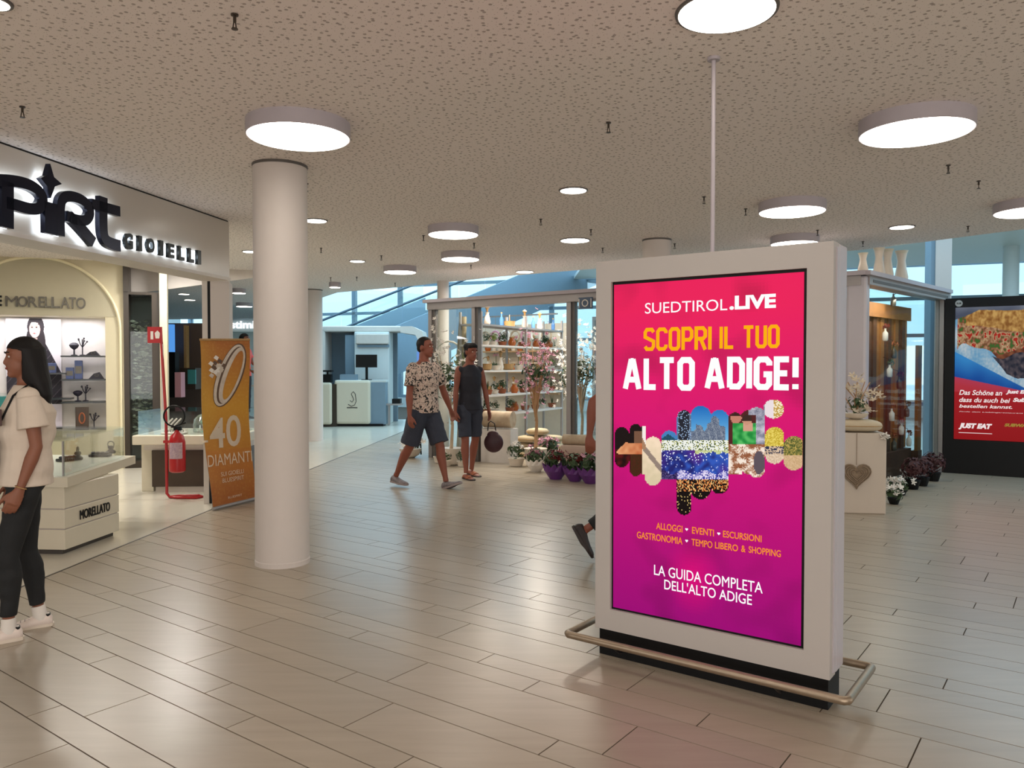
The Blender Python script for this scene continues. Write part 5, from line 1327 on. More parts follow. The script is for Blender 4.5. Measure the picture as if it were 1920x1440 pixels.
pos_w = ['at the front end', 'near the front end', 'before the middle', 'in the middle', 'past the middle', 'near the far end', 'at the far end', 'at the very back']
plan = {0: [2, 0, 5, 0, 8, 2, 0, 5, 2], 1: [0, 2, 5, 0, 8, 0, 2, 0, 1, 2], 2: [5, 9, 3, 6, 9, 4, 7, 3, 9, 6, 1], 3: [1, 5, 1, 0, 8, 2, 8, 8, 0, 8], 4: [7, 6, 7, 9, 6, 7, 6, 7]}
for li, ks in plan.items():
    for i, k_ in enumerate(ks):
        x = .16+(RL-.3)*i/(len(ks)-1); p = RP.P+RP.e*x-RP.n*(.19+.05*rg.uniform(-1, 1)); 
        c = place(k_, (p.x, p.y, lev[li]), rg.random()*6, .82 if k_ > 5 else .74)
        lb = protos[k_][2]; c['label'] = '%s, %s rack shelf, %s' % (lb, ordn[li], ordp[i] if i < len(ks)-1 else 'last at the far end')
        c['group'] = 'goods on the flower shop rack'
# display wall at the back of the shop with its own shelves
BV = 13.25; b0, b1 = upx(903, BV), upx(1068, BV)
S('back_display_wall', b0, b1, BV, BV+.08, 0, 2.35, mat('warm_white_wall', (222, 208, 188), .6))
wsh = {}
for li, z in enumerate((.95, 1.38, 1.80)):
    o = tag(ob('wall_shelf', bx(b0+.1, b1-.1, BV-.26, BV, z-.03, z), M['wood'], None, (0, 0, 0), -AG), '%s wooden shelf on the rear display wall of the flower shop' % ['lower', 'middle', 'upper'][li], 'shelf', 'shelves on the rear display wall')
    nn = 11
    for i in range(nn):
        k_ = [9, 6, 8, 3, 6, 5, 9, 4, 8, 6, 3][(i+li*4) % 11]; u = b0+.28+(b1-b0-.56)*i/(nn-1); q = UV(u, BV-.135, z)
        c = place(k_, q, rg.random()*6, .8 if k_ > 5 else .72); c['label'] = '%s, %s wall shelf, %s' % (protos[k_][2], ['lower', 'middle', 'upper'][li], ordp[i].replace('front', 'left') if i < 10 else 'last at right'); c['group'] = 'goods on the rear display wall'
for i in range(7):
    u = b0+.35+(b1-b0-.7)*i/6; q = UV(u, BV-.3, 2.0)
    t = empty('hanging_wreath', q, -AG, 'small pale wreath hanging over the upper wall shelf, %s' % ordp[i].replace('front', 'left'), 'wreath', 'wreaths in the flower shop')
    b = BM(); tube(b, [(.11*math.cos(a), 0, .11*math.sin(a)+.1) for a in [2*PI*j/16 for j in range(16)]], .022, 6, closed=True); ob('ring', b, [M['birch'], M['petal_pink'], M['petal_white']][i % 3], t)
    b = BM(); cyl(b, (0, 0, .22), (0, 0, .50), .003, n=5); ob('cord', b, M['gold'], t)
    b = BM(); leaf_cluster(b, (0, -.02, .0), .07, 14, .03, rg); ob('foliage', b, M['green'], t)
S('wreath_rail', b0+.1, b1-.1, BV-.32, BV-.28, 2.50, 2.53, M['alu'])
# hanging / tall decorations in the opening
def flowering_tree(base, h, r, label, white=True, potm=None, n=150, stuffc=None):
    t = empty('flowering_tree', base, 0, label, 'tree'); rng = random.Random(int(base[0]*100)+7)
    b = BM(); lathe(b, [(.10, 0), (.14, .03), (.17, .24), (.18, .26), (.15, .25)], 18); ob('pot', b, potm or M['pot_white'], t, smooth=True)
    b = BM(); tube(b, [(0, 0, .2), (.02, .02, h*.35), (-.03, 0, h*.6)], [.028, .022, .016], 8)
    tips = []
    for i in range(9):
        a = i*2.4; e = Vector((math.cos(a)*r*.75, math.sin(a)*r*.75, h*(.62+.36*rng.random()))); tube(b, [(0, 0, h*(.35+.03*i)), tuple(e*.55+Vector((0, 0, h*.25))), tuple(e)], [.014, .010, .005], 5); tips.append(e)
    ob('trunk', b, M['birch'] if white else M['wood'], t)
    b = BM(); leaf_cluster(b, (0, 0, h*.72), r*.9, n, .045, rng); ob('foliage', b, M['green'] if stuffc is None else stuffc, t)
    b = BM()
    for i in range(n):
        e = tips[i % 9]; q = e+Vector((rng.gauss(0, r*.28), rng.gauss(0, r*.28), rng.gauss(0, h*.13))); blossom(b, q, .035, rng)
    ob('blossoms', b, M['petal_white'] if white else M['petal_pink'], t)
p = gp(846, 872); flowering_tree((p.x, p.y, 0), 1.75, .34, 'white blossoming artificial tree in a pot between the walking couple', n=190)
p = gp(948, 868); flowering_tree((p.x+.45, p.y-.32, 0), 1.9, .24, 'pink blossoming artificial tree just inside the flower shop opening', white=False)
p = gp(1096, 872); flowering_tree((p.x, p.y+.55, 0), 1.95, .30, 'tall white-flowered tree behind the glass left of the kiosk', n=190)
p = gp(1050, 870); flowering_tree((p.x+.25, p.y+1.2, 0), 1.8, .26, 'slender white-flowered tree at the far end of the shelf rack', n=120)
# stand with arch and mirror left of the opening
p = gp(800, 856); t = empty('garden_arch', (p.x+.1, p.y+.35, 0), -.5, 'white round arch stand with hanging ornaments behind the short-haired woman', 'arch')
b = BM(); tube(b, [(-.02, 0, 0), (-.02, 0, 1.6)]+[(.28-.3*math.cos(q), 0, 1.6+.3*math.sin(q)) for q in [PI*i/10 for i in range(1, 11)]]+[(.58, 0, 0)], .016, 8); ob('hoop', b, M['petal_white'], t, smooth=True)
for i, x in enumerate((.12, .28, .44)):
    b = BM(); cyl(b, (x, 0, 1.86), (x, 0, 1.55-.06*i), .003, n=5); ell(b, (x, 0, 1.5-.06*i), (.05, .02, .08)); ob('ornament', b, M['silver'], t, smooth=True)
# swan-like white pot with black stand beside the man's legs
p = gp(770, 858); t = empty('flower_bowl', (p.x, p.y, 0), 0, 'white bowl of pale flowers on the floor behind the man\'s legs', 'bowl')
b = BM(); lathe(b, [(.06, 0), (.14, .05), (.19, .15), (.17, .16)], 20); ob('bowl', b, M['pot_white'], t, smooth=True)
b = BM(); [blossom(b, (rg.gauss(0, .09), rg.gauss(0, .08), .2+rg.random()*.08), .05, rg) for _ in range(26)]; ob('blossoms', b, M['petal_white'], t)
b = BM(); leaf_cluster(b, (0, 0, .2), .16, 40, .05, rg); ob('foliage', b, M['green'], t)
b = BM(); tube(b, [(.17, 0, .05), (.15, 0, .5), (.15, 0, 1.25)], .012, 6); ob('stake', b, M['black'], t)
p = gp(850, 884); 
# group of white pots at the base of the tree
for i, (px, py, k_) in enumerate(((838, 872, 5), (868, 873, 5), (826, 866, 4))):
    q = gp(px, py); c = place(k_, (q.x, q.y-.12, 0), i, .9, ['white flowering pot left of the blossoming tree base', 'white flowering pot right of the blossoming tree base', 'white orchid behind the man\'s right side'][i])
q = dp(867, 700, 12.9); t = empty('tree_trunk', (q.x, q.y, 0), 0, 'mossy brown tree trunk behind the left glass of the flower shop', 'trunk')
b = BM(); tube(b, [(0, 0, 0), (.02, 0, .8), (-.02, .02, 1.6), (.01, 0, 2.3)], [.11, .085, .08, .06], 12); ob('bark', b, mat('mossy_bark', (96, 78, 56), .8, col2=(150, 140, 112), scale=14, bump=.5), t, smooth=True)
b = BM(); leaf_cluster(b, (0, -.05, 1.55), .2, 60, .05, rg); ob('foliage', b, M['lightgreen'], t)
for i, (px, py, k_, sc_, lb) in enumerate(((968, 872, 5, 1.3, 'white flowering pot on the floor before the cushion stacks'), (1088, 872, 0, 1.5, 'green bush by the glass post left of the kiosk'))):
    q = gp(px, py); c = place(k_, (q.x, q.y-.1, 0), i, sc_, lb)
# ---- piles of cushions / stones and birch logs
def cushion(u, sc_, pos, rz, label):
    t = empty('cushion', pos, rz, label, 'cushion', 'cream cushions stacked in the flower shop')
    b = BM(); r_ = bmesh.ops.create_uvsphere(b, u_segments=16, v_segments=10, radius=1)
    for v_ in b.verts:
        x, y, z = v_.co; sg = lambda a, e: math.copysign(abs(a)**e, a); v_.co = Vector((sg(x, .6)*.19*sc_, sg(y, .6)*.15*sc_, sg(z, .8)*.062*sc_))
    ob('pad', b, M['cushion'], t, smooth=True)
    b = BM(); tube(b, [(math.copysign(abs(math.cos(q))**.6, math.cos(q))*.192*sc_, math.copysign(abs(math.sin(q))**.6, math.sin(q))*.152*sc_, 0) for q in [2*PI*i/24 for i in range(24)]], .005, 5, closed=True); ob('piping', b, M['gold'], t)
pb = gp(1008, 862)
cs = [(958, 838, .06), (958, 822, .18), (985, 845, .06), (985, 832, .18), (990, 818, .30), (1013, 845, .06), (1013, 832, .18), (1013, 818, .30), (1008, 803, .42), (1038, 842, .06), (1038, 829, .18), (1036, 814, .30)]
stk = {}
for i, (px, py, z) in enumerate(cs):
    c = dp(px, 840, 12.75+.25*(px-958)/80*0+(.06 if i % 2 else 0)); key = {958: 'leftmost', 985: 'second', 990: 'second', 1013: 'third', 1008: 'third', 1038: 'rightmost', 1036: 'rightmost'}[px]
    lv = ['bottom', 'second', 'third', 'top'][int(round((z-.06)/.12))]
    cushion(0, .92, (c.x, c.y, z+.002), -.5+rg.uniform(-.1, .1), 'cream cushion, %s of the %s stack on the shop floor' % (lv, key))
c = dp(931, 790, 12.2); t = empty('basket_roll', (c.x, c.y, 0), -.4, 'large cream wicker roll on a white crate right of the woman\'s bag', 'basket')
ob('crate', bx(-.2, .3, -.15, .15, 0, .52), M['white'], t); b = BM(); cyl(b, (-.2, 0, .66), (.28, 0, .66), .13, n=20); ob('roll', b, M['birch'], t, smooth=True)
c = gp(1075, 882); t = empty('wood_block', (c.x, c.y-.32, 0), -.35, 'pale pink block carrying a birch log beside the purple flowers', 'stand')
ob('block', bx(-.17, .27, -.15, .2, 0, .40, bev=.01), mat('pale_pink_block', (190, 166, 150), .6), t)
b = BM(); cyl(b, (-.17, 0, .47), (.2, 0, .47), .072, n=18); ob('log', b, M['birch'], t, smooth=True); b = BM(); cyl(b, (.2, 0, .47), (.206, 0, .47), .066, n=18); ob('log_end', b, M['terra'], t)
c = gp(942, 858); t = empty('wooden_trestle', (c.x, c.y, 0), -.4, 'small brown trestle with crossed legs right of the woman\'s knees', 'trestle')
for x in (-.13, -.04, .05, .14):
    b = BM(); cyl(b, (x-.05, -.05, 0), (x+.05, .05, .30), .012, n=8); ob('leg', b, M['wood'], t); b = BM(); cyl(b, (x+.05, -.05, 0), (x-.05, .05, .30), .012, n=8); ob('leg', b, M['terra'], t)
b = BM(); box(b, -.2, .2, -.07, .07, .29, .32); ob('top_board', b, M['wood'], t)
# red-brown gift pot and dark pots near the posts
for i, (px, py, k_) in enumerate(((1000, 780, 0), (1030, 778, 2))): pass
# ---- floor flowers in front, wrapped in purple paper
def bouquet(px, py, s, paper, fl, label, group=None):
    q = gp(px, py); t = empty('wrapped_bouquet', (q.x, q.y, 0), rg.random()*6, label, 'flowers', group)
    b = BM(); n = 22; r0, r1, h = .07*s, .155*s, .17*s
    lo = [b.verts.new((r0*math.cos(2*PI*i/n), r0*math.sin(2*PI*i/n), 0)) for i in range(n)]
    mi = [b.verts.new((r1*.9*math.cos(2*PI*i/n), r1*.9*math.sin(2*PI*i/n), h*.6)) for i in range(n)]
    hi = [b.verts.new(((r1*(1.12 if i % 2 else .88))*math.cos(2*PI*i/n), (r1*(1.12 if i % 2 else .88))*math.sin(2*PI*i/n), h*(1.15 if i % 2 else .9))) for i in range(n)]
    b.faces.new(lo[::-1])
    for i in range(n):
        j = (i+1) % n; b.faces.new((lo[i], lo[j], mi[j], mi[i])); b.faces.new((mi[i], mi[j], hi[j], hi[i]))
    o = ob('paper_wrap', b, paper, t)
    b = BM(); leaf_cluster(b, (0, 0, h*1.25), .15*s, 60, .055*s, rg); ob('foliage', b, M['green'], t)
    b = BM(); [blossom(b, (rg.gauss(0, .07*s), rg.gauss(0, .07*s), h*1.35+rg.random()*.11*s), .042*s, rg) for _ in range(22)]; ob('blossoms', b, fl, t)
bouquet(1042, 898, 1.1, M['purple'], M['petal_red'], 'purple-wrapped dark red bouquet on the floor, leftmost of three')
bouquet(1078, 902, 1.0, M['purple'], M['petal_red'], 'purple-wrapped bouquet in the middle of the three')
bouquet(1108, 906, 1.1, M['purple'], M['petal_pink'], 'purple-wrapped bouquet on the floor touching the kiosk edge')
bouquet(1005, 884, .95, M['petal_white'], M['petal_pink'], 'white-wrapped pink bouquet left of the purple ones')
bouquet(1030, 868, 1.15, M['petal_white'], M['petal_pink'], 'white-wrapped pink and lilac bouquet at the rear of the floor flowers')
bouquet(998, 862, .7, M['petal_white'], M['petal_pink'], 'small white-wrapped bouquet at the left end of the floor flowers')
# ---- wooden display panel behind the right glass face
PN = Plane(RF.P-RF.n*.32, RF.e)
v0, v1 = PN.hit(1622, 700)[0], PN.hit(1703, 700)[0]
pan = empty('wooden_display_panel', PN.P, PN.rot, 'rustic brown wooden panel with hanging bottles behind the shop glass', 'panel')
M['rustic'] = mat('rustic_wood', (158, 104, 50), .7, scale=8, var=.3, bump=.3); M['rustic2'] = mat('rustic_wood_dark', (86, 52, 30), .7, scale=8, var=.3, bump=.3)
n = 12
for i in range(n):
    a, b2 = v0+(v1-v0)*i/n, v0+(v1-v0)*(i+1)/n-.015
    ob('board', bx(a, b2, .02*(i % 2), .05+.02*(i % 2), .35, 2.28-.04*(i % 3)), [M['rustic'], M['rustic2'], M['rustic2'], M['rustic']][i % 4], pan)
ob('top_board', bx(v0, v1, -.03, 0, 2.12, 2.30), M['rustic'], pan); ob('foot', bx(v0, v1, -.05, .15, 0, .34), M['rustic2'], pan)
PH = Plane(PN.P+PN.n*.12, PN.e)
q = RF.P+RF.e*1.0-RF.n*.10; area_light('panel_fill', (q.x, q.y, 2.36), .12, 16, (1, .86, .70), (0, 0, RF.rot+PI/2), 1.4)  # unseen lamp added to brighten the wooden panel
def hanging(x_, z, i):
    t = empty('hanging_bottle', PH.P+PH.e*x_+Vector((0, 0, z)), PH.rot, 'small hanging glass bottle on the wooden panel, %s' % lab[i], 'bottle')
    b = BM(); lathe(b, [(.026, 0), (.034, .02), (.034, .10), (.012, .13), (.012, .16)], 12); ob('bottle_body', b, M['petal_white'] if i % 2 else M['silver'], t, smooth=True)
    b = BM(); tube(b, [(0, 0, .16), (0, .02, .24), (0, .085, .26)], .003, 5); ob('hook_wire', b, M['black'], t)
    b = BM(); leaf_cluster(b, (0, -.01, .19), .045, 14, .03, rg); ob('sprig', b, [M['green'], M['petal_red'], M['terra']][i % 3], t)
lab = ['top one near the board edge', 'upper middle one', 'middle right one', 'central one', 'one below the centre', 'lower left one', 'lower right one', 'low one at the right edge', 'lowest one', 'one beside the white flowers']
for i, (px, py) in enumerate(((1675, 567), (1660, 632), (1676, 665), (1668, 700), (1686, 722), (1672, 782), (1700, 775), (1690, 808), (1676, 838), (1704, 830))):
    x_, z = PH.hit(px, py); hanging(x_, z-.05, i)
M2_ = mat('mustard_wood', (132, 92, 40), .7, scale=8, var=.25)
P2_ = Plane(RF.P-RF.n*.22, RF.e); va, vb = max(v1+.03, P2_.hit(1690, 700)[0]), P2_.hit(1726, 700)[0]
t = empty('mustard_board', P2_.P, P2_.rot, 'lower mustard-brown board right of the wooden panel', 'board')
for i in range(4): ob('board', bx(va+(vb-va)*i/4, va+(vb-va)*(i+1)/4-.01, -.02, .02, .3, 1.78), M2_, t)
ob('foot', bx(va, vb, -.03, .06, 0, .3), M['rustic2'], t)
# ---- white vases on top of the glass case
vp = [(.075, 0), (.085, .03), (.062, .14), (.05, .22), (.066, .30), (.078, .33), (.07, .325)]
for i, (px, w_) in enumerate(((1618, .8), (1648, .95), (1664, 1.0), (1690, 1.12))):
    x_ = RF.hit(px, 500)[0]; q = RF.P+RF.e*x_+Vector((0, 0, SH+.021)); c = empty('white_vase', q, 0, 'tall cream vase on top of the glass case, %s' % ['shortest at the far left', 'second from the left', 'third from the left', 'tallest at the right'][i], 'vase', 'vases on the glass case')
    b = BM(); hh = (.62, .95, 1.0, 1.1)[i]; lathe(b, [(r*w_*.85, z*hh) for r, z in vp], 24); ob('vase_body', b, M['pot_white'], c, smooth=True)
    b = BM(); lathe(b, [(.066*w_*.85, .30*hh), (.08*w_*.85, .328*hh), (.083*w_*.85, .335*hh), (.07*w_*.85, .332*hh)], 24); ob('lip', b, M['offwhite'], c, smooth=True)
# ---- white pedestal with cushion, flowers and wicker heart
q = gp(1600, 962); PD = Plane(((dp(1576, 700, q.y)).x, q.y), (.985, -.17))
ped = empty('pedestal', PD.P, PD.rot, 'white square pedestal right of the kiosk carrying a cream cushion', 'pedestal')
pw = PD.hit(1662, 900)[0]; ph = PD.hit(1625, 812)[1]
ob('body', bx(0, pw-.0, 0, .34, 0, ph, bev=.01), mat('pedestal_paint', (200, 188, 174), .5, var=.02), ped)
t = empty('pedestal_cushion', PD.P+PD.e*(pw*.47)-PD.n*.17+Vector((0, 0, ph+.066)), PD.rot, 'thick cream cushion on the white pedestal', 'cushion')
b = BM(); bmesh.ops.create_uvsphere(b, u_segments=24, v_segments=12, radius=1)
for v_ in b.verts:
    x, y, z = v_.co; sg = lambda a, e: math.copysign(abs(a)**e, a); v_.co = Vector((sg(x, .6)*.225, sg(y, .6)*.17, sg(z, .8)*.063))
ob('pad', b, mat('beige_cushion', (196, 182, 156), .8, scale=30, bump=.1), t, smooth=True); b = BM(); tube(b, [(math.copysign(abs(math.cos(q_))**.6, math.cos(q_))*.226, math.copysign(abs(math.sin(q_))**.6, math.sin(q_))*.171, 0) for q_ in [2*PI*i/28 for i in range(28)]], .004, 5, closed=True); ob('piping', b, M['gold'], t)
t = empty('flower_arrangement', PD.P+PD.e*(pw*.42)-PD.n*.17+Vector((0, 0, ph+.131)), PD.rot, 'white flower arrangement in a low bowl on the cream cushion', 'flowers')
b = BM(); lathe(b, [(.05, 0), (.10, .02), (.13, .06), (.12, .062)], 20); ob('bowl', b, M['pot_white'], t, smooth=True)
b = BM(); 
for i in range(6): tube(b, [(0, 0, .04), (rg.uniform(-.1, .1), rg.uniform(-.05, .05), .22), (rg.uniform(-.16, .16), rg.uniform(-.08, .08), .38)], .005, 5)
ob('twigs', b, M['wood'], t)
b = BM(); [blossom(b, (x+rg.gauss(0, .03), rg.uniform(-.10, .05), z+rg.gauss(0, .02)), .042, rg) for x, z in [(-.14, .33), (-.10, .34), (-.04, .42), (0, .43), (.03, .39), (-.02, .34), (.02, .30), (.06, .27), (.03, .24), (.08, .20), (.05, .16), (.0, .12), (.10, .13), (.16, .27), (.20, .24), (.17, .20), (.21, .28), (-.06, .30), (.12, .10), (-.02, .08), (.05, .08)] for _ in range(2)]
ob('blossoms', b, mat('cream_petal', (206, 192, 170), .7, var=.1), t)
b = BM(); leaf_cluster(b, (.02, 0, .14), .12, 40, .035, rg); ob('foliage', b, M['green'], t)
# wicker heart hanging on the pedestal front
hx, hz = PD.hit(1605, 888)
t = empty('wicker_heart', PD.P+PD.e*hx+PD.n*.018+Vector((0, 0, hz)), PD.rot, 'grey wicker heart hanging by a string on the pedestal front', 'ornament')
def hpt(q_, s): return (s*16*math.sin(q_)**3/16, s*(13*math.cos(q_)-5*math.cos(2*q_)-2*math.cos(3*q_)-math.cos(4*q_))/16-s*.05)
M['wicker'] = mat('grey_wicker', (136, 118, 98), .8, var=.35, scale=60, bump=.4)
b = BM(); prism(b, [hpt(2*PI*i/36, .125) for i in range(36)], -.012, .012, 'y'); ob('heart_body', b, M['wicker'], t)
for j in range(5):
    b = BM(); tube(b, [(hpt(2*PI*i/36, .135-.022*j)[0], -.012-.004*(j % 2)+.003*math.sin(i*2.6), hpt(2*PI*i/36, .135-.022*j)[1]) for i in range(36)], .0075, 5, closed=True); ob('wicker_strand', b, M['wicker'], t)
b = BM(); cyl(b, (.0, -.003, .09), (.0, -.003, ph-hz), .003, n=6); ob('string', b, M['wicker'], t)
t = empty('porcelain_bird', PD.P+PD.e*(pw-.02)+Vector((0, 0, ph-.03)), PD.rot, 'small white flower clip at the pedestal corner', 'ornament')
b = BM(); [blossom(b, (rg.gauss(0, .02), -.02, rg.gauss(0, .015)), .04, rg) for _ in range(6)]; ob('blossoms', b, M['petal_white'], t); b = BM(); leaf_cluster(b, (0, -.01, -.01), .03, 8, .03, rg); ob('foliage', b, M['green'], t); t.name = 'flower_clip'
# floor flowers right of the pedestal
for i, (px, py, s, lb) in enumerate(((1676, 945, .85, 'white floor flowers nearest the pedestal base'), (1690, 928, .8, 'white floor flowers second from the pedestal'), (1700, 914, .85, 'white floor flowers farthest right on the floor'), (1668, 926, .8, 'white floor flowers close behind the pedestal corner'))):
    q = gp(px, py); t = empty('white_flowers', (q.x, q.y, 0), i, lb, 'flowers'); 
    b = BM(); lathe(b, [(.05*s, 0), (.08*s, .08*s), (.075*s, .085*s)], 14); ob('pot', b, M['black'], t)
    b = BM(); [blossom(b, (rg.gauss(0, .055*s), rg.gauss(0, .05*s), .13*s+rg.random()*.10*s), .045*s, rg) for _ in range(18)]; ob('blossoms', b, M['petal_white'], t)
    b = BM(); leaf_cluster(b, (0, 0, .12*s), .10*s, 30, .045*s, rg); ob('foliage', b, M['green'], t)
for i, (px, py, lb) in enumerate(((1690, 905, 'dark red leafy plant behind the white floor flowers'), (1716, 893, 'red leafed plant at the foot of the glass, right end'), (1672, 905, 'dark foliage plant between pedestal and wooden panel'))):
    q = gp(px, py); xx_ = RF.hit(px, py)[0]; q = RF.P+RF.e*xx_+RF.n*.24 if i != 1 else RF.P+RF.e*xx_+RF.n*.22; t = empty('red_plant', (q.x, q.y, 0), i, lb, 'plant')
    b = BM(); lathe(b, [(.06, 0), (.09, .11), (.085, .115)], 14); ob('pot', b, M['black'], t)
    b = BM(); leaf_cluster(b, (0, 0, .24), .15, 240, .034, rg); ob('foliage', b, mat('wine_leaf', (66, 26, 28), .6, var=.4, scale=20) if i == 0 else bpy.data.materials['wine_leaf'], t)

# ================================================================== SANDWICH POSTER (right)
G0, G1 = gp(1768, 886), gp(1920, 893); PP = Plane((G0.x, G0.y), ((G1-G0).x, (G1-G0).y-.22)); 
pz1 = PP.hit(1775, 560)[1]; PWd = 2.3
ad = empty('advertising_poster', PP.P, PP.rot, 'black-framed backlit poster with a sandwich and red text area at the right edge', 'poster')
i0, iz0 = PP.hit(1787, 824); _, iz1 = PP.hit(1787, 576); iw = (iz1-iz0)*.70; i1 = i0+iw
b = BM(); box(b, 0, i0, 0, .22, 0, pz1); box(b, i1, i1+.15, 0, .22, 0, pz1); box(b, i0, i1, 0, .22, 0, iz0); box(b, i0, i1, 0, .22, iz1, pz1); ob('frame', b, M['black'], ad)
ob('backing', bx(i0, i1, .05, .2, iz0, iz1), M['black'], ad)
def sandwich(s, t):
    # s right, t up over the whole poster (only its left part is in the picture)
    n1 = nz2(s, t, 7); n2 = nz2(s, t, 26, 2); n3 = nz2(s, t, 55, 5)
    red = mixc((206, 62, 78), (176, 30, 36), 1-t/.45) if t > .36 else mixc((168, 24, 30), (184, 34, 42), t*2.7)
    napb = .475-.16*s; napt = .665-.42*s          # blue napkin band, falling to the right
    if t < napb: return mixc(red, (196, 70, 110), max(0, (t-napb+.06)*9))
    if t < napt: return mixc((24, 84, 170), (60, 150, 222), (t-napb)*7+n1*.3)
    bunb = .855+.015*math.sin(s*9)-.05*s+.02*n1; bunt = .985-.16*max(0, .22-s)*2-.03*s+.012*n1
    if s > .10 and bunb < t < bunt: return mixc((150, 98, 46), (224, 178, 104), .55+n2*.9+n3*.5)
    if t >= min(bunt, .93) and s < .16 or t >= bunt: return mixc((84, 92, 112), (140, 146, 158), .5+n1)
    fb = .72-.10*s+.05*n1-.04*max(0, .1-s)*10
    if t > fb and s > .02:
        q = n2*1.2+.6*n3+n1*.4
        if q > .42: return (186, 44, 34)
        if q < -.42: return (70, 112, 50)
        return mixc((120, 62, 40), (224, 196, 150), .5+q)
    if s > .36+(fb-t)*.9*(1 if t < fb else 0)-.05 and fb-.15-.08*s < t < fb-.035+.02*n1: return mixc((34, 38, 54), (104, 92, 96), .5+n2+n3*.4)
    if s > .34+(fb-t)*1.2 and t >= fb-.05: return mixc((150, 90, 60), (96, 50, 36), .5+n2)
    return mixc((120, 176, 214), (206, 220, 228), .45+n1+n3*.4)
link_mesh('print', print_mesh('print', lambda s, t: (i0+.005+(iw-.01)*s, .045, iz0+.005+(iz1-iz0-.01)*t), 230, 330, sandwich), pmat('poster_backlit', .60, .2, .3), ad)
M['adwhite'] = emat('poster_lettering', (250, 236, 234), .8)
def adtext(s, x0, x1, y0, y1, m=None, shear=.25, bold=.02):
    a, zt = PP.hit(x0, y0); b_, zb = PP.hit(x1, y1); link_mesh('lettering', text_mesh(s, a, b_, zb, zt, .043, .001, bold, shear), m or M['adwhite'], ad)
adtext('Das Schöne an', 1798, 1879, 731, 742); adtext('Just Eat ist,', 1886, 1950, 731, 741, bold=.05)
adtext('dass du auch bei', 1798, 1894, 745, 756); adtext('Subway', 1899, 1950, 746, 757, bold=.05)
adtext('bestellen kannst.', 1798, 1898, 758, 767, bold=.02); adtext('Finde dein Lieblingsrestaurant auf', 1798, 1935, 771, 777, bold=0)
adtext('JUST EAT', 1797, 1860, 793, 808, bold=.07); adtext('SUBWAY', 1883, 1934, 794, 802, mat('yellow_print', (206, 172, 60), .5), bold=.06)
a, z = PP.hit(1797, 811); b_, _ = PP.hit(1860, 811); ob('underline', bx(a, b_, .041, .043, z-.006, z+.002), M['adwhite'], ad)
cx_, cz = PP.hit(1798, 569); b = BM(); prism(b, [(cx_+.045*math.cos(2*PI*i/20), cz+.045*math.sin(2*PI*i/20)) for i in range(20)], -.004, 0, 'y'); ob('round_badge', b, mat('badge', (176, 176, 172), .5), ad)
link_mesh('lettering', text_mesh('SUB', cx_-.028, cx_+.028, cz-.010, cz+.012, -.005, .001, .03), M['black'], ad)
# square pillar between glass case and poster
q0 = dp(1757, 700, 11.9); q1 = dp(1782, 700, 11.9)
t = empty('square_pillar', (q0.x, 11.9, 0), 0, 'square beige pillar between the glass case and the sandwich poster', 'pillar'); ob('shaft', bx(-.04, q1.x-q0.x, 0, .3, 0, 3.6), M['column'], t); ob('dark_edge', bx(-.10, -.04, .02, .2, 0, 3.6), M['bluegrey'], t)

# ================================================================== ATRIUM: escalator and information desk
e0, e1 = dp(585, 608, 22.0), dp(765, 538, 23.6); ED = (e1-e0); 
es = empty('escalator', e0, 0, 'escalator with glass balustrades and dark handrails rising to the right in the atrium', 'escalator')
side = Vector((ED.y, -ED.x, 0)).normalized()*1.1
for k_, off in enumerate((Vector((0, 0, 0)), side)):
    o_ = off if k_ == 0 else (dp(640, 617, 21.3)-e0)
    L_ = 1.18 if k_ == 0 else 3.4
    a = o_; b_ = o_+ED*L_
    b = BM(); tube(b, [a-ED*.2, b_], .035, 8); ob('handrail', b, mat('handrail', (44, 66, 82), .5) if k_ == 0 else bpy.data.materials['handrail'], es)
    nn = int(L_*3)+1
    for i in range(nn):
        p0 = a+ED*L_*i/nn; p1 = a+ED*L_*((i+1)/nn-.012/L_); b = BM(); vs = [p0-Vector((0, 0, .04)), p1-Vector((0, 0, .04)), p1-Vector((0, 0, .52)), p0-Vector((0, 0, .52))]
        f = [b.verts.new(v_) for v_ in vs]; g_ = [b.verts.new(v_+side.normalized()*.012) for v_ in vs]; b.faces.new(f); b.faces.new(g_[::-1])
        for q in range(4): b.faces.new((f[q], g_[q], g_[(q+1) % 4], f[(q+1) % 4]))
        ob('glass_panel', b, M['glass_green'], es)
    b = BM(); vs = [a-Vector((0, 0, .52)), b_-Vector((0, 0, .52)), b_-Vector((0, 0, 1.9)), a-Vector((0, 0, 1.9))]
    f = [b.verts.new(v_) for v_ in vs]; g_ = [b.verts.new(v_+side.normalized()*.10) for v_ in vs]; b.faces.new(f); b.faces.new(g_[::-1])
    for q in range(4): b.faces.new((f[q], g_[q], g_[(q+1) % 4], f[(q+1) % 4]))
    ob('skirt', b, M['bluegrey'], es)
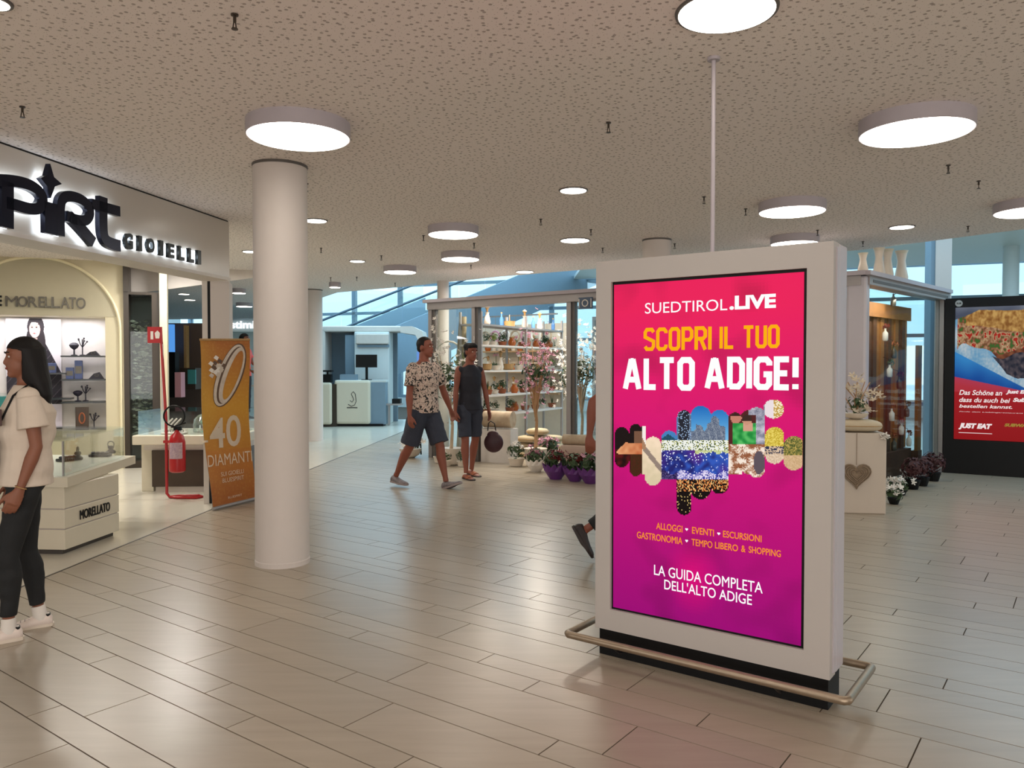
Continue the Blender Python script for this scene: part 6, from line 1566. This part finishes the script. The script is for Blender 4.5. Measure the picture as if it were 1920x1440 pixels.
# booth behind the desk
DB = 20.15
bo = empty('information_booth', (dp(690, 700, DB).x, DB, 0), 0, 'white rounded booth with blue-grey bays behind the information desk', 'booth')
def bb(name, x0, x1, y0, y1, D, dep, m, bev=0):
    a, b_ = dp(x0, y1, D), dp(x1, y0, D); ox = bo.location.x; return ob(name, bx(a.x-ox, b_.x-ox, D-DB, D-DB+dep, max(0, a.z), b_.z, bev=bev), m, bo)
bb('back_panel', 600, 745, 620, 805, DB+.8, .1, M['bluegrey']); bb('beam', 598, 752, 611, 622, DB-.1, .9, M['white'], .03); bb('left_pier', 594, 609, 616, 800, DB-.1, .8, M['white'], .04)
bb('divider', 648, 664, 628, 800, DB, .7, M['bluegrey']); bb('white_unit', 665, 729, 622, 800, DB-.2, .7, M['bluewhite'], .02); bb('slot', 670, 729, 646, 651, DB-.24, .1, M['bluegrey'])
bb('upper_box', 667, 728, 626, 645, DB-.3, .2, M['white'], .02)
a = dp(752, 700, DB).x-bo.location.x; zt = dp(700, 612, DB).z
b = BM(); pf_ = [(a, zt), (a+.30, zt), (a+.55, zt-.12), (a+.62, zt-.45), (a+.62, 0), (a+.48, 0), (a+.48, zt-.42), (a+.38, zt-.22), (a, zt-.16)]; prism(b, pf_, -.1, .9, 'y'); ob('curved_end', b, M['white'], bo)
ob('blue_card', bx(a+.42, a+.62, -.14, -.11, 1.45, 1.85), mat('blue_card', (120, 150, 214), .5), bo)
bb('side_table', 722, 752, 757, 760, DB-.75, .4, M['alu']); bb('table_leg', 728, 731, 760, 797, DB-.7, .1, M['alu']); bb('dark_case', 735, 750, 748, 760, DB-.7, .3, M['black'])
dsk = gp(670, 800); dw0, dw1 = dp(626, 700, dsk.y).x, dp(694, 700, dsk.y).x; dzt = dp(660, 713, dsk.y).z
de = empty('information_desk', (dw0, dsk.y, 0), 0, 'white rounded information desk with a dark line emblem and a monitor on top', 'desk')
w_ = dw1-dw0
ob('front', bx(0, w_, 0, .12, .06, dzt, bev=.06), M['offwhite'], de); ob('body', bx(.02, w_+.35, .12, .5, .05, dzt-.05), M['bluegrey'], de); ob('foot', bx(.05, w_+.3, .08, .48, 0, .06), M['black'], de)
ob('worktop', bx(.0, w_+.37, .12, .54, dzt-.05, dzt), M['bluewhite'], de); ob('counter_box', bx(.1, .5, .2, .45, dzt, dzt+.14), M['bluegrey'], de)
b = BM(); cx_ = w_*.5; 
tube(b, [(cx_-.10, -.004, .55), (cx_-.02, -.004, .50), (cx_+.06, -.004, .53), (cx_+.10, -.004, .62), (cx_+.08, -.004, .80), (cx_+.03, -.004, .86), (cx_-.02, -.004, .80), (cx_+.02, -.004, .72), (cx_+.04, -.004, .66), (cx_, -.004, .60), (cx_-.05, -.004, .64)], .008, 6); ob('emblem', b, M['darkletter'], de)
ob('emblem_line', bx(cx_-.13, cx_+.13, -.006, -.001, .455, .475), M['darkletter'], de)
mx_ = dp(687, 700, dsk.y+.3).x; mt = empty('monitor', (mx_, dsk.y+.3, dzt+.001), 0, 'black monitor standing on the white information desk', 'monitor')
z0 = dp(687, 689, dsk.y+.3).z-dzt; z1 = dp(687, 665, dsk.y+.3).z-dzt; ww = 20/FPX*(dsk.y+.3)
ob('screen', bx(-ww, ww, 0, .04, max(.16, z0), z1), M['blackmetal'], mt); ob('stand', bx(-.03, .03, .02, .06, 0, max(.17, z0+.02)), M['black'], mt); ob('foot', bx(-.12, .12, -.04, .12, 0, .015), M['black'], mt)
x0, x1 = dp(588, 700, 19.0).x, dp(621, 700, 19.0).x
t = empty('information_desk', (x0, 19.0, 0), 0, 'second pale desk half hidden behind the slim rear column', 'desk'); ob('front', bx(0, x1-x0, 0, .12, .06, 1.08, bev=.05), M['offwhite'], t); ob('body', bx(.02, x1-x0+.1, .12, .6, 0, 1.04), M['darkbrown'], t)
t = empty('desk_device', (x0+.28, 19.15, 1.08), 0, 'small black device on the half hidden pale desk', 'device'); ob('body', bx(-.10, .10, 0, .2, .0, .2), M['black'], t); ob('top', bx(-.12, .12, 0, .2, .26, .3), M['black'], t); ob('stem', bx(-.02, .02, .08, .12, .2, .26), M['black'], t)
# sloped white soffit of the stair void above (bright band under the ceiling edge)
a_, b_ = dp(600, 549, 24), dp(770, 541, 24)
